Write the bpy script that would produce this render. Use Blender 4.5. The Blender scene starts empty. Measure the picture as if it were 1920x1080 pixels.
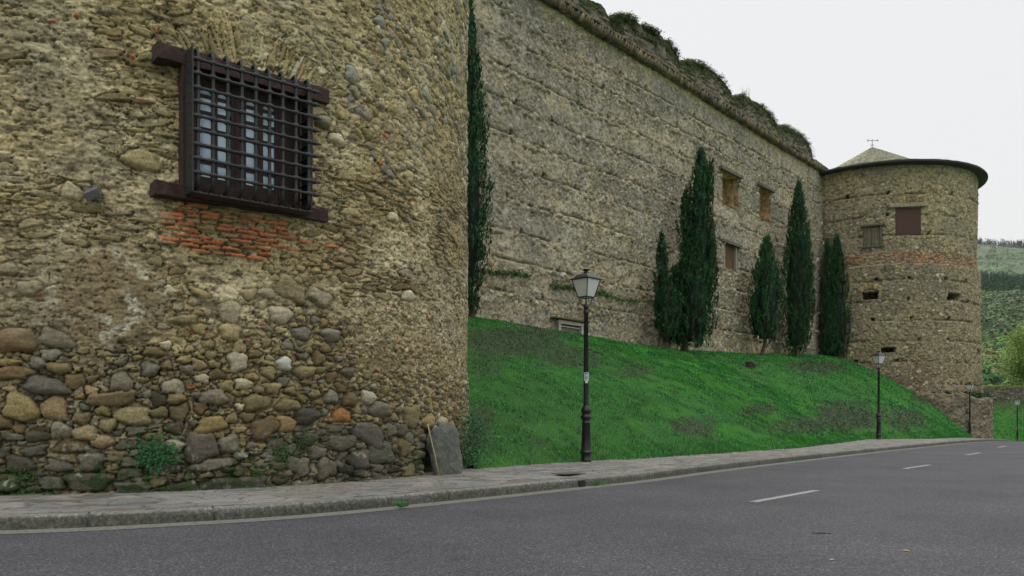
import bpy, bmesh, math, random
import numpy as np
from mathutils import Vector, Matrix
random.seed(7)
RS = np.random.RandomState(11)
S = bpy.context.scene
COL = S.collection

# ------------------------------------------------------------------ camera, sky, sun, exposure
FX, CX, HY, CZ = 1500.0, 960.0, 788.0, 1.12
cam_d = bpy.data.cameras.new('camera'); cam = bpy.data.objects.new('camera', cam_d); COL.objects.link(cam)
cam.location = (0, 0, CZ); cam.rotation_euler = (math.radians(90), 0, 0)
cam_d.sensor_width = 36; cam_d.lens = 36 * FX / 1920; cam_d.shift_y = (HY - 540) / 1920
cam_d.clip_start = 0.1; cam_d.clip_end = 6000
S.camera = cam
S.view_settings.view_transform = 'Standard'; S.view_settings.look = 'None'
S.view_settings.exposure = 0.0; S.view_settings.gamma = 1

SUN_AZ = math.atan2(-.748, .663); SUN_EL = math.radians(40)
W = bpy.data.worlds.new('World'); S.world = W; W.use_nodes = True
nt = W.node_tree; nt.nodes.clear()
wo = nt.nodes.new('ShaderNodeOutputWorld'); add = nt.nodes.new('ShaderNodeAddShader')
b1 = nt.nodes.new('ShaderNodeBackground'); b2 = nt.nodes.new('ShaderNodeBackground')
sk = nt.nodes.new('ShaderNodeTexSky'); sk.sky_type = 'NISHITA'; sk.sun_disc = False
sk.sun_elevation = SUN_EL; sk.sun_rotation = SUN_AZ; sk.dust_density = 4
nt.links.new(sk.outputs[0], b1.inputs[0]); b1.inputs[1].default_value = 0.006
tc = nt.nodes.new('ShaderNodeTexCoord'); sx = nt.nodes.new('ShaderNodeSeparateXYZ')
nt.links.new(tc.outputs['Generated'], sx.inputs[0])
rp = nt.nodes.new('ShaderNodeValToRGB')
rp.color_ramp.elements[0].position = 0.0; rp.color_ramp.elements[0].color = (.76, .76, .75, 1)
rp.color_ramp.elements[1].position = 1.0; rp.color_ramp.elements[1].color = (.96, .96, .95, 1)
e = rp.color_ramp.elements.new(.48); e.color = (.755, .76, .765, 1)
nt.links.new(sx.outputs[2], rp.inputs[0])
mul = nt.nodes.new('ShaderNodeMath'); mul.operation = 'MULTIPLY_ADD'; mul.use_clamp = False
mx = nt.nodes.new('ShaderNodeMath'); mx.operation = 'SUBTRACT'; mx.inputs[1].default_value = .5
mm = nt.nodes.new('ShaderNodeMath'); mm.operation = 'MAXIMUM'; mm.inputs[1].default_value = 0
nt.links.new(sx.outputs[2], mx.inputs[0]); nt.links.new(mx.outputs[0], mm.inputs[0])
nt.links.new(mm.outputs[0], mul.inputs[0]); mul.inputs[1].default_value = 3.2; mul.inputs[2].default_value = 1.12
nt.links.new(rp.outputs[0], b2.inputs[0]); nt.links.new(mul.outputs[0], b2.inputs[1])
nt.links.new(b1.outputs[0], add.inputs[0]); nt.links.new(b2.outputs[0], add.inputs[1]); nt.links.new(add.outputs[0], wo.inputs[0])

sl = bpy.data.lights.new('sun', 'SUN'); sun = bpy.data.objects.new('sun', sl); COL.objects.link(sun)
sl.energy = 3.2; sl.angle = math.radians(.6); sl.color = (1, .93, .80)
sd = Vector((math.sin(SUN_AZ) * math.cos(SUN_EL), math.cos(SUN_AZ) * math.cos(SUN_EL), math.sin(SUN_EL)))
sun.rotation_euler = sd.to_track_quat('Z', 'Y').to_euler()

# ------------------------------------------------------------------ helpers
def tag(o, label=None, cat=None, group=None, kind=None):
    if label: o['label'] = label
    if cat: o['category'] = cat
    if group: o['group'] = group
    if kind: o['kind'] = kind
    return o
def empty(name, loc, label, cat, group=None, rz=0):
    o = bpy.data.objects.new(name, None); COL.objects.link(o); o.location = loc; o.rotation_euler = (0, 0, rz)
    o.empty_display_size = .3
    return tag(o, label, cat, group)
def npmesh(name, V, F, mat, parent=None, col=None, smooth=False):
    """V Nx3, F MxK (3 or 4) arrays; world-space coordinates unless the parent says otherwise"""
    V = np.asarray(V, np.float32); F = np.asarray(F, np.int32)
    me = bpy.data.meshes.new(name)
    n, k = F.shape
    me.vertices.add(len(V)); me.vertices.foreach_set('co', V.ravel())
    me.loops.add(n * k); me.loops.foreach_set('vertex_index', F.ravel())
    me.polygons.add(n); me.polygons.foreach_set('loop_start', np.arange(0, n * k, k, dtype=np.int32))
    me.polygons.foreach_set('loop_total', np.full(n, k, np.int32))
    if smooth: me.polygons.foreach_set('use_smooth', np.ones(n, bool))
    me.update(calc_edges=True)
    if col is not None:
        a = me.color_attributes.new('Col', 'FLOAT_COLOR', 'POINT')
        c = np.ones((len(V), 4), np.float32); c[:, :3] = col; a.data.foreach_set('color', c.ravel())
    o = bpy.data.objects.new(name, me); COL.objects.link(o); me.materials.append(mat)
    if parent is not None:
        o.parent = parent
    return o
def local(V, parent):
    m = np.array(parent_mat(parent).inverted()); V = np.asarray(V, float)
    return V @ m[:3, :3].T + m[:3, 3]
def parent_mat(p):
    M = Matrix.Translation(p.location) @ p.rotation_euler.to_matrix().to_4x4()
    if p.parent is not None: M = parent_mat(p.parent) @ M
    return M
def gridF(nr, nc):
    i = np.arange(nr - 1)[:, None] * nc + np.arange(nc - 1)[None, :]
    return np.stack([i, i + 1, i + nc + 1, i + nc], -1).reshape(-1, 4)
def hsh(i, j, s):
    n = (i.astype(np.int64) * 374761393 + j.astype(np.int64) * 668265263 + s * 1274126177) & 0xffffffff
    n = ((n ^ (n >> 13)) * 1274126177) & 0xffffffff
    n = (n ^ (n >> 16)) & 0xffffffff
    return n / 4294967295.0
def vn(x, y, s=0):
    xi = np.floor(x); yi = np.floor(y); fx = x - xi; fy = y - yi
    fx = fx * fx * (3 - 2 * fx); fy = fy * fy * (3 - 2 * fy)
    a = hsh(xi, yi, s); b = hsh(xi + 1, yi, s); c = hsh(xi, yi + 1, s); d = hsh(xi + 1, yi + 1, s)
    return (a * (1 - fx) + b * fx) * (1 - fy) + (c * (1 - fx) + d * fx) * fy
def fbm(x, y, s=0, o=4):
    t = 0; a = .5; m = 0
    for k in range(o):
        t = t + a * vn(x, y, s + k * 17); m += a; a *= .5; x = x * 2.03 + 5.1; y = y * 2.03 + 9.7
    return t / m
def sst(x, a, b):
    t = np.clip((x - a) / (b - a), 0, 1); return t * t * (3 - 2 * t)
def mixc(c, d, t):
    t = np.asarray(t)[..., None]; return c * (1 - t) + np.asarray(d) * t

class MB:
    def __init__(s): s.v = []; s.f = []
    def add(s, V, F):
        o = len(s.v); s.v += [tuple(p) for p in V]; s.f += [tuple(i + o for i in f) for f in F]
    def box(s, c, size, M=None, jit=0):
        x, y, z = [q / 2 for q in size]
        V = [Vector((a * x, b * y, d * z)) for a in (-1, 1) for b in (-1, 1) for d in (-1, 1)]
        if jit: V = [p + Vector([random.uniform(-jit, jit) for _ in range(3)]) for p in V]
        if M is not None: V = [M @ p for p in V]
        V = [p + Vector(c) for p in V]
        s.add(V, [(0, 1, 3, 2), (4, 6, 7, 5), (0, 4, 5, 1), (2, 3, 7, 6), (0, 2, 6, 4), (1, 5, 7, 3)])
    def tube(s, pts, rad, n=8):
        pts = [Vector(p) for p in pts]; R = rad if isinstance(rad, (list, tuple)) else [rad] * len(pts)
        base = len(s.v); prev = None
        for i, p in enumerate(pts):
            t = (pts[min(i + 1, len(pts) - 1)] - pts[max(i - 1, 0)]).normalized()
            if prev is None: u = t.orthogonal().normalized()
            else:
                u = (prev - t * prev.dot(t)); u = u.normalized() if u.length > 1e-6 else t.orthogonal().normalized()
            prev = u; w = t.cross(u)
            for k in range(n):
                a = 2 * math.pi * k / n; s.v.append(tuple(p + (u * math.cos(a) + w * math.sin(a)) * R[i]))
        for i in range(len(pts) - 1):
            for k in range(n):
                a = base + i * n + k; b = base + i * n + (k + 1) % n; s.f.append((a, b, b + n, a + n))
        s.f.append(tuple(base + k for k in range(n))[::-1]); s.f.append(tuple(base + (len(pts) - 1) * n + k for k in range(n)))
    def lathe(s, prof, n=24, c=(0, 0, 0)):
        base = len(s.v)
        for r, z in prof:
            for k in range(n):
                a = 2 * math.pi * k / n; s.v.append((c[0] + r * math.cos(a), c[1] + r * math.sin(a), c[2] + z))
        for i in range(len(prof) - 1):
            for k in range(n):
                a = base + i * n + k; b = base + i * n + (k + 1) % n; s.f.append((a, b, b + n, a + n))
    def build(s, name, mat, parent=None, smooth=False, bevel=0):
        me = bpy.data.meshes.new(name); me.from_pydata(s.v, [], s.f)
        bm = bmesh.new(); bm.from_mesh(me); bmesh.ops.recalc_face_normals(bm, faces=bm.faces); bm.to_mesh(me); bm.free()
        if smooth:
            for p in me.polygons: p.use_smooth = True
        me.materials.append(mat); o = bpy.data.objects.new(name, me); COL.objects.link(o)
        if parent is not None: o.parent = parent
        if bevel:
            m = o.modifiers.new('b', 'BEVEL'); m.width = bevel; m.segments = 2; m.limit_method = 'ANGLE'
        return o

# ------------------------------------------------------------------ materials
def newmat(name):
    m = bpy.data.materials.new(name); m.use_nodes = True
    n = m.node_tree; b = n.nodes['Principled BSDF']; return m, n, b
def nd(n, t, **kw):
    o = n.nodes.new(t)
    for k, v in kw.items(): setattr(o, k, v)
    return o
def noise(n, scale, detail=4, rough=.6, vec=None):
    o = nd(n, 'ShaderNodeTexNoise'); o.inputs['Scale'].default_value = scale; o.inputs['Detail'].default_value = detail
    o.inputs['Roughness'].default_value = rough
    if vec is None:
        g = nd(n, 'ShaderNodeNewGeometry'); vec = g.outputs['Position']
    n.links.new(vec, o.inputs['Vector']); return o
def ramp(n, src, pts):
    r = nd(n, 'ShaderNodeValToRGB'); el = r.color_ramp.elements
    while len(el) > 1: el.remove(el[-1])
    el[0].position = pts[0][0]; el[0].color = (*pts[0][1], 1)
    for p, c in pts[1:]:
        q = el.new(p); q.color = (*c, 1)
    n.links.new(src, r.inputs[0]); return r
def mulc(n, a, b):
    m = nd(n, 'ShaderNodeMix', data_type='RGBA', blend_type='MULTIPLY'); m.inputs[0].default_value = 1
    n.links.new(a, m.inputs[6]); n.links.new(b, m.inputs[7]); return m.outputs[2]
def bump(n, b, h, dist, strength=1):
    u = nd(n, 'ShaderNodeBump'); u.inputs['Distance'].default_value = dist; u.inputs['Strength'].default_value = strength
    n.links.new(h, u.inputs['Height']); n.links.new(u.outputs[0], b.inputs['Normal']); return u
def vcmat(name, rough=.9, ns=40, lo=.55, hi=1.4, bd=.006, bs=60, spec=.25):
    m, n, b = newmat(name); b.inputs['Roughness'].default_value = rough; b.inputs['Specular IOR Level'].default_value = spec
    a = nd(n, 'ShaderNodeVertexColor'); a.layer_name = 'Col'
    nz = noise(n, ns, 5, .65); r = ramp(n, nz.outputs[0], [(.3, (lo,) * 3), (.7, (hi,) * 3)])
    n.links.new(mulc(n, a.outputs[0], r.outputs[0]), b.inputs['Base Color'])
    if bd: bump(n, b, noise(n, bs, 4, .7).outputs[0], bd)
    return m
def plain(name, c, rough=.7, ns=20, lo=.7, hi=1.25, bd=.002, bs=60, metal=0, spec=.4):
    m, n, b = newmat(name); b.inputs['Roughness'].default_value = rough; b.inputs['Metallic'].default_value = metal
    b.inputs['Specular IOR Level'].default_value = spec
    nz = noise(n, ns, 4, .6); r = ramp(n, nz.outputs[0], [(.3, tuple(q * lo for q in c)), (.7, tuple(q * hi for q in c))])
    n.links.new(r.outputs[0], b.inputs['Base Color'])
    if bd: bump(n, b, noise(n, bs, 4, .7).outputs[0], bd)
    return m
M_stone = vcmat('rubble_masonry', ns=38, lo=.62, hi=1.38, bd=.006, bs=70)
M_stone_far = vcmat('old_masonry', ns=7, lo=.6, hi=1.4, bd=.05, bs=9)
M_leafm, _n, _b = newmat('leaf'); _a = nd(_n, 'ShaderNodeVertexColor'); _a.layer_name = 'Col'
_b.inputs['Roughness'].default_value = .6; _b.inputs['Specular IOR Level'].default_value = .25
_n.links.new(_a.outputs[0], _b.inputs['Base Color'])
_t = nd(_n, 'ShaderNodeBsdfTranslucent'); _n.links.new(_a.outputs[0], _t.inputs[0])
_mx = nd(_n, 'ShaderNodeMixShader'); _mx.inputs[0].default_value = .25
_n.links.new(_b.outputs[0], _mx.inputs[1]); _n.links.new(_t.outputs[0], _mx.inputs[2])
_n.links.new(_mx.outputs[0], _n.nodes['Material Output'].inputs[0])
M_bark = plain('bark', (.09, .06, .04), .9, 12, .5, 1.4, .02, 25)
M_iron = plain('wrought_iron', (.018, .018, .020), .55, 30, .6, 1.5, .003, 90, 0, .5)
M_lampiron = plain('lamp_post_paint', (.010, .010, .011), .38, 14, .7, 1.4, .001, 60, 0, .5)
M_beam = plain('old_beam', (.045, .024, .021), .85, 14, .45, 1.6, .01, 30)
M_wframe = plain('window_wood', (.036, .017, .014), .6, 14, .6, 1.5, .003, 40)
M_pane = plain('window_glass_sky_tint', (.50, .66, .82), .08, 4, .9, 1.1, 0, 1, 0, 1.0)  # sky reflection and a pale curtain put into the base colour
M_frost = plain('frosted_glass', (.62, .62, .62), .25, 3, .92, 1.05, 0, 1)
M_greywood = plain('weathered_wood', (.33, .31, .27), .9, 14, .5, 1.4, .01, 40)
M_doorwood = plain('shutter_wood', (.17, .14, .09), .9, 9, .5, 1.4, .01, 40)
M_brownwood = plain('boards', (.16, .085, .05), .9, 9, .5, 1.4, .02, 20)
M_redmetal = plain('red_brown_sheet', (.066, .030, .019), .7, 5, .85, 1.1, .002, 30)
M_darkin = plain('dark_inside', (.02, .018, .015), 1, 5)
M_slate = plain('slate_roof', (.20, .22, .13), .85, 2.2, .6, 1.5, .04, 7)
M_lead = plain('roof_edge', (.035, .035, .035), .7, 5)
M_white = plain('white_paper', (.8, .8, .8), .8, 60, .9, 1.0, 0)
M_stick = plain('dry_wood', (.42, .34, .22), .8, 20, .7, 1.2, .002)
M_cover = plain('rusty_cover', (.10, .065, .045), .8, 30, .6, 1.4, .002)
M_yleaf = plain('yellow_leaf', (.36, .24, .08), .7, 80, .7, 1.2, 0)

# ------------------------------------------------------------------ ground functions
def roadz(Y):
    Y = np.asarray(Y, float); z = -.001 * np.clip(Y - 36, 0, 60) ** 2
    return z - np.clip(Y - 96, 0, 400) * .0
U0 = np.array([24.95, 64.5]); UD = np.array([.663, .748]); ND = np.array([.748, -.663])   # curtain wall: corner, direction, outward normal
UD = UD / np.linalg.norm(UD); ND = np.array([UD[1], -UD[0]])
def ud(x, y): return (x - U0[0]) * UD[0] + (y - U0[1]) * UD[1], (x - U0[0]) * ND[0] + (y - U0[1]) * ND[1]
def xy(u, d): return U0[0] + UD[0] * u + ND[0] * d, U0[1] + UD[1] * u + ND[1] * d
def wallpt(px, py, d=0.0):
    k = (px - CX) / FX; x0, y0 = U0 + ND * d
    u = (k * y0 - x0) / (UD[0] - k * UD[1]); Y = y0 + UD[1] * u
    return u, CZ + (HY - py) / FX * Y
def catmull(P, step):
    P = np.array(P, float); out = []
    Q = np.vstack([2 * P[0] - P[1], P, 2 * P[-1] - P[-2]])
    for i in range(1, len(Q) - 2):
        n = max(2, int(np.linalg.norm(Q[i + 1] - Q[i]) / step))
        for t in np.arange(n) / n:
            a, b, c, d = Q[i - 1], Q[i], Q[i + 1], Q[i + 2]
            out.append(.5 * ((2 * b) + (-a + c) * t + (2 * a - 5 * b + 4 * c - d) * t * t + (-a + 3 * b - 3 * c + d) * t ** 3))
    out.append(P[-1]); return np.array(out)
KP = [(-24, 6.2), (-9.5, 6.95), (-5.15, 8.04), (-3.75, 8.6), (-2.06, 9.75), (1.15, 13.3), (2.5, 14.9), (5.2, 18.6), (8.84, 23.2), (13.5, 29), (20.7, 37.6), (27.5, 46), (37.5, 60), (50, 78), (62, 96)]
K = catmull(KP, .25)
T = np.gradient(K, axis=0); T /= np.linalg.norm(T, axis=1)[:, None]; RN = np.stack([T[:, 1], -T[:, 0]], 1)   # right-hand normal (to the road)
BP = [(-20, 9.6), (-6.3, 9.6), (-4.6, 10.3), (-2.6, 12.0), (-.97, 14.5), (.44, 16.4), (1.65, 17.9), (3.3, 19.6), (6.55, 23.4), (9.5, 26.8), (17.0, 38.2), (21.9, 41.6), (27.3, 49), (34.5, 60.2), (47, 79)]
bu, bd_ = ud(np.array([p[0] for p in BP[3:]]), np.array([p[1] for p in BP[3:]]))
def dp(u): return np.interp(u, bu, bd_)
def banktop(u): return np.interp(u, [-60, -41, -32, -25, -14, -4, 2, 9, 14, 30], [5.7, 5.5, 5.3, 5.15, 5.55, 6.15, 6.2, 4.5, 3.5, 3.0])
def bankz(u, d):
    p = np.interp(u, [-50, -20, 0], [1.25, 1.45, 1.7]); q = np.clip(d / dp(u), 0, 1.4)
    x, y = xy(u, d); toe = .19 + roadz(y) * .55
    z = toe + (banktop(u) - toe) * (1 - q ** p)
    z = z + (fbm(u * .5, d * .5, 3) - .5) * .28 * sst(q, 1.0, .85) * sst(q, 0, .1) + (fbm(u * 2, d * 2, 8) - .5) * .07 * sst(q, 1.02, .9)
    return z

# ------------------------------------------------------------------ road, pavement, kerb
def ribbon(name, offs, zf, mat, col=None, Kc=K, N=RN):
    nr, nc = len(Kc), len(offs); V = np.zeros((nr, nc, 3))
    for j, o in enumerate(offs):
        V[:, j, :2] = Kc + N * o; V[:, j, 2] = zf(V[:, j, 0], V[:, j, 1], o)
    ob = npmesh(name, V.reshape(-1, 3), gridF(nr, nc), mat); tag(ob, kind='structure'); return ob
M_as, n, b = newmat('asphalt'); b.inputs['Roughness'].default_value = .75; b.inputs['Specular IOR Level'].default_value = .35
a1 = noise(n, 120, 3, .8); a2 = noise(n, .45, 5, .6); a3 = noise(n, 38, 3, .7)
vo = nd(n, 'ShaderNodeTexVoronoi'); vo.inputs['Scale'].default_value = 75; gg = nd(n, 'ShaderNodeNewGeometry'); n.links.new(gg.outputs['Position'], vo.inputs['Vector'])
sep = nd(n, 'ShaderNodeSeparateColor'); n.links.new(vo.outputs['Color'], sep.inputs[0])
r0 = ramp(n, sep.outputs[0], [(.0, (.45, .45, .46)), (.5, (.9, .9, .92)), (.86, (1.2, 1.2, 1.2)), (.94, (2.1, 2.05, 2.0))])
r1 = ramp(n, a1.outputs[0], [(.30, (.034, .033, .037)), (.5, (.066, .065, .071)), (.65, (.103, .101, .106))])
r2 = ramp(n, a2.outputs[0], [(.3, (.74, .74, .75)), (.7, (1.2, 1.2, 1.22))])
r3 = ramp(n, a3.outputs[0], [(.32, (.62, .62, .62)), (.68, (1.4, 1.4, 1.4))])
n.links.new(mulc(n, mulc(n, mulc(n, r1.outputs[0], r0.outputs[0]), r2.outputs[0]), r3.outputs[0]), b.inputs['Base Color'])
bump(n, b, a3.outputs[0], .012)
road = ribbon('road', [.16, 1, 2, 3.2, 4.5, 6, 8, 10], lambda x, y, o: roadz(y), M_as)

M_gut, n, b = newmat('gutter_concrete'); b.inputs['Roughness'].default_value = .9
g1 = noise(n, 30, 4, .7); r1 = ramp(n, g1.outputs[0], [(.35, (.09, .09, .08)), (.7, (.22, .215, .19))])
n.links.new(r1.outputs[0], b.inputs['Base Color']); bump(n, b, g1.outputs[0], .004)
gut = ribbon('gutter_strip', [.0, .10, .24], lambda x, y, o: roadz(y) + .004 + (.0 if o > .1 else .01), M_gut)

M_kerb, n, b = newmat('kerb_granite'); b.inputs['Roughness'].default_value = .9
g1 = noise(n, 26, 5, .7); g2 = noise(n, 130, 3, .7); g3 = noise(n, 1.3, 3)
r1 = ramp(n, g1.outputs[0], [(.32, (.07, .07, .065)), (.55, (.20, .20, .19)), (.75, (.42, .41, .38))])
r2 = ramp(n, g2.outputs[0], [(.3, (.6, .6, .6)), (.7, (1.4, 1.4, 1.4))])
r3 = ramp(n, g3.outputs[0], [(.35, (.7, .72, .66)), (.65, (1.1, 1.1, 1.1))])
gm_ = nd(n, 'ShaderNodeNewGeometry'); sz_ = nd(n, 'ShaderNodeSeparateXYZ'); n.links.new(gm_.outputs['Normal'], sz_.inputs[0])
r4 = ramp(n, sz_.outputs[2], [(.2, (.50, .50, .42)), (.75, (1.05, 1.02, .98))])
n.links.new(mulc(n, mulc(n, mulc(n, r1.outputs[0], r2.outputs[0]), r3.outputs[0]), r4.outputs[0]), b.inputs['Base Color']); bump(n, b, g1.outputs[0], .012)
# kerb stones: profile swept along K, joints are narrow notches
seg = np.r_[0, np.cumsum(np.linalg.norm(np.diff(K, axis=0), axis=1))]
ss = []; sjoint = 0
L = seg[-1]; pos = 0; gapat = None
rngk = random.Random(4)
while pos < L - 1.5:
    ln = rngk.uniform(.95, 1.25)
    for q in (.0, .006, .03, .25, .5, .75, .97, .994): ss.append((pos + ln * q if q not in (.006, .994) else pos + (.012 if q < .5 else ln - .012), 1 if q in (0,) else 0, rngk.random()))
    pos += ln
sv = np.array([s[0] for s in ss]); jn = np.array([s[1] for s in ss])
kx = np.interp(sv, seg, K[:, 0]); ky = np.interp(sv, seg, K[:, 1]); nx = np.interp(sv, seg, RN[:, 0]); ny = np.interp(sv, seg, RN[:, 1])
prof = [(.02, -.12), (.012, .0), (.004, .07), (-.002, .125), (-.02, .147), (-.05, .152), (-.15, .156), (-.165, .15), (-.17, .10)]
V = np.zeros((len(sv), len(prof), 3)); jit = fbm(sv * 3.1, sv * 0, 5)[:, None]
for j, (o, z) in enumerate(prof):
    jo = jn * (.035 if o > -.14 else 0); w = (fbm(sv * 5, sv * 0 + j * 3.3, 6) - .5) * .022
    V[:, j, 0] = kx + nx * (o - jo + w); V[:, j, 1] = ky + ny * (o - jo + w)
    V[:, j, 2] = z - jn * (.035 if z > .1 else 0) + roadz(V[:, j, 1]) + (w * .5 if z > .05 else 0)
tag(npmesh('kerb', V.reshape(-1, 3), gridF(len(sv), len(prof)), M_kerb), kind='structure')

# pavement: crazy slate paving modelled as a displaced sheet with per-stone colours
def voro(x, y, sx, sy, seed, jit=.9):
    X = x / sx; Y = y / sy; xi = np.floor(X); yi = np.floor(Y)
    f1 = np.full(x.shape, 9.); f2 = np.full(x.shape, 9.); idv = np.zeros(x.shape)
    for dx in (-1, 0, 1):
        for dy in (-1, 0, 1):
            a = xi + dx; c = yi + dy
            px = a + .5 + (hsh(a, c, seed) - .5) * jit; py = c + .5 + (hsh(a, c, seed + 5) - .5) * jit
            d = np.hypot(X - px, Y - py); h = hsh(a, c, seed + 9)
            near = d < f1; f2 = np.where(near, f1, np.minimum(f2, d)); idv = np.where(near, h, idv); f1 = np.where(near, d, f1)
    return f1, f2 - f1, idv
ksel = (K[:, 1] < 75)
sv2 = np.arange(8, np.interp(70, K[:, 1][60:], seg[60:]), .035); o2 = np.arange(-.168, -3.6, -.035)
kx = np.interp(sv2, seg, K[:, 0]); ky = np.interp(sv2, seg, K[:, 1]); nx = np.interp(sv2, seg, RN[:, 0]); ny = np.interp(sv2, seg, RN[:, 1])
PX = kx[:, None] + nx[:, None] * o2; PY = ky[:, None] + ny[:, None] * o2
SS = np.broadcast_to(sv2[:, None], PX.shape); OO = np.broadcast_to(o2, PX.shape)
wx = SS + (fbm(SS * 1.7, OO * 1.7, 2) - .5) * .5; wy = OO + (fbm(SS * 1.7, OO * 1.7, 4) - .5) * .5
f1, e1, id1 = voro(wx, wy, .50, .24, 31)
joint = sst(e1, .10, .03)
c0 = np.array([.20, .185, .16]); 
col = c0 * (1 + (id1[..., None] - .5) * .7); col = mixc(col, [.17, .18, .18], (id1 * 7 % 1 > .6) * .8); col = mixc(col, [.25, .225, .185], (id1 * 13 % 1 > .75) * .7)
col = col * (.75 + .5 * fbm(SS * 6, OO * 6, 12))[..., None]
col = mixc(col, [.30, .29, .27], sst(fbm(SS * 1.2, OO * 1.2, 19), .55, .7) * .35)
col = mixc(col, [.06, .055, .045], joint * .75)
PZ = roadz(PY) + .152 + (-OO) * .022 - joint * .006 + (id1 - .5) * .006 + (fbm(SS * 8, OO * 8, 3) - .5) * .006
M_pave = vcmat('slate_paving', .85, 60, .6, 1.4, .006, 70)
tag(npmesh('pavement', np.stack([PX, PY, PZ], -1).reshape(-1, 3), gridF(*PX.shape), M_pave, col=col.reshape(-1, 3)), kind='structure')

# centre dashes (worn white paint, 4 mm above the road)
M_paint, n, b = newmat('worn_road_paint'); b.inputs['Roughness'].default_value = .8
g1 = noise(n, 90, 4, .8); r1 = ramp(n, g1.outputs[0], [(.40, (.11, .11, .11)), (.50, (.30, .30, .29)), (.7, (.50, .50, .48))])
n.links.new(r1.outputs[0], b.inputs['Base Color'])
dl = [((3.3, 10.95), (4.85, 12.75)), ((9.05, 18.45), (10.5, 20.1)), ((14.6, 25.7), (16.15, 27.6)), ((20.0, 32.9), (21.5, 34.8)), ((25.6, 40), (27, 42))]
mb = MB()
for (a, c) in dl:
    A = Vector((*a, 0)); B = Vector((*c, 0)); t = (B - A).normalized(); w = Vector((t.y, -t.x, 0)) * .065; n_ = 8
    V = []
    for i in range(n_ + 1):
        p = A.lerp(B, i / n_)
        for sgn in (-1, 1):
            q = p + w * sgn * (1 + random.uniform(-.08, .08)); V.append((q.x, q.y, float(roadz(q.y)) + .004))
    mb.add(V, [(2 * i, 2 * i + 1, 2 * i + 3, 2 * i + 2) for i in range(n_)])
o = mb.build('road_marking', M_paint); tag(o, kind='structure')

# wide ground sheet under everything
gx = np.r_[np.linspace(-2000, -60, 24), np.linspace(-50, 120, 100), np.linspace(140, 2000, 24)]
gy = np.r_[np.linspace(-600, -30, 12), np.linspace(-25, 160, 110), np.linspace(180, 2000, 24)]
GX, GY = np.meshgrid(gx, gy); GZ = roadz(np.clip(GY, -100, 96)) - .09 - np.clip((GX - 20 - GY * .55), 0, 1) * 0
M_field = plain('field_grass', (.05, .13, .03), .95, .6, .6, 1.3, .05, 4)
tag(npmesh('ground', np.stack([GX, GY, GZ], -1).reshape(-1, 3), gridF(*GX.shape), M_field), kind='structure')

# ------------------------------------------------------------------ masonry height-field painter
class Wall:
    """regular grid (a along, z up) holding a relief height and a colour per vertex"""
    def __init__(s, a0, a1, z0, z1, res):
        s.a0, s.z0, s.res = a0, z0, res
        s.nc = int((a1 - a0) / res) + 1; s.nr = int((z1 - z0) / res) + 1
        s.A, s.Z = np.meshgrid(a0 + np.arange(s.nc) * res, z0 + np.arange(s.nr) * res)
        s.H = np.zeros(s.A.shape); s.C = np.zeros(s.A.shape + (3,)); s.occ = np.zeros(s.A.shape, bool)
    def stamp(s, ca, cz, ra, rz, rot, h, col, e=2.5, p=2.4, maxov=.06, recess=0., irr=.1, force=False, lvl=None, R=random, blend=1.):
        m = max(ra, rz) * 1.25; res = s.res
        i0 = int((cz - m - s.z0) / res); i1 = int((cz + m - s.z0) / res) + 2; j0 = int((ca - m - s.a0) / res); j1 = int((ca + m - s.a0) / res) + 2
        i0 = max(i0, 0); j0 = max(j0, 0); i1 = min(i1, s.nr); j1 = min(j1, s.nc)
        if i1 - i0 < 2 or j1 - j0 < 2: return False
        sl_ = (slice(i0, i1), slice(j0, j1))
        da = s.A[sl_] - ca; dz = s.Z[sl_] - cz; c, sn = math.cos(rot), math.sin(rot)
        x = (da * c + dz * sn) / ra; y = (-da * sn + dz * c) / rz
        ph = np.arctan2(y, x); f = R.random() * 6.28; g = R.random() * 6.28
        r = (np.abs(x) ** p + np.abs(y) ** p) ** (1 / p) * (1 + irr * np.sin(2 * ph + f) * .6 + irr * np.sin(3 * ph + g) + irr * .6 * np.sin(5 * ph + f * 2))
        ins = r < 1
        ct = ins.sum()
        if ct < 1: return False
        occ = s.occ[sl_]
        if not force and (occ & ins).sum() > maxov * ct: return False
        H = s.H[sl_]
        base = np.median(H[ins]) if lvl is None else lvl
        tx = (R.random() - .5) * .5; ty = (R.random() - .5) * .5
        dome = h * np.clip(1 - r ** e, 0, 1) ** .5 * (1 + tx * x + ty * y)
        new = base - .25 * h + dome * 1.25
        ok = ins & (new > H - .3 * h) if not force else ins
        if not force: ok &= ~occ
        H[ok] = new[ok]
        s.C[sl_][ok] = np.asarray(col) * blend + s.C[sl_][ok] * (1 - blend)
        if recess:
            rr = (r >= 1) & (r < 1.22) & ~occ
            H[rr] -= 1.4 * recess * (1 - (r[rr] - 1) / .22); s.C[sl_][rr] *= .6
        occ |= ins
        return True
def jc(c, j=.18, R=random):
    k = 1 + R.uniform(-j, j); return np.array([q * k * (1 + R.uniform(-.05, .05)) for q in c])
GREY = (.27, .25, .20); OLIVE = (.27, .23, .125); TAN = (.39, .32, .18); OCHRE = (.38, .29, .14); PALE = (.54, .50, .38); DARK = (.12, .11, .085)
SLATE = (.20, .19, .155); BROWN = (.22, .165, .09); RED = (.48, .13, .05); BLUE = (.26, .265, .235); RUST = (.20, .11, .06)
def pick(ws, R=random):
    t = R.random() * sum(w for _, w in ws)
    for c, w in ws:
        t -= w
        if t <= 0: return jc(c, .22, R)
    return jc(ws[-1][0])

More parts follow.
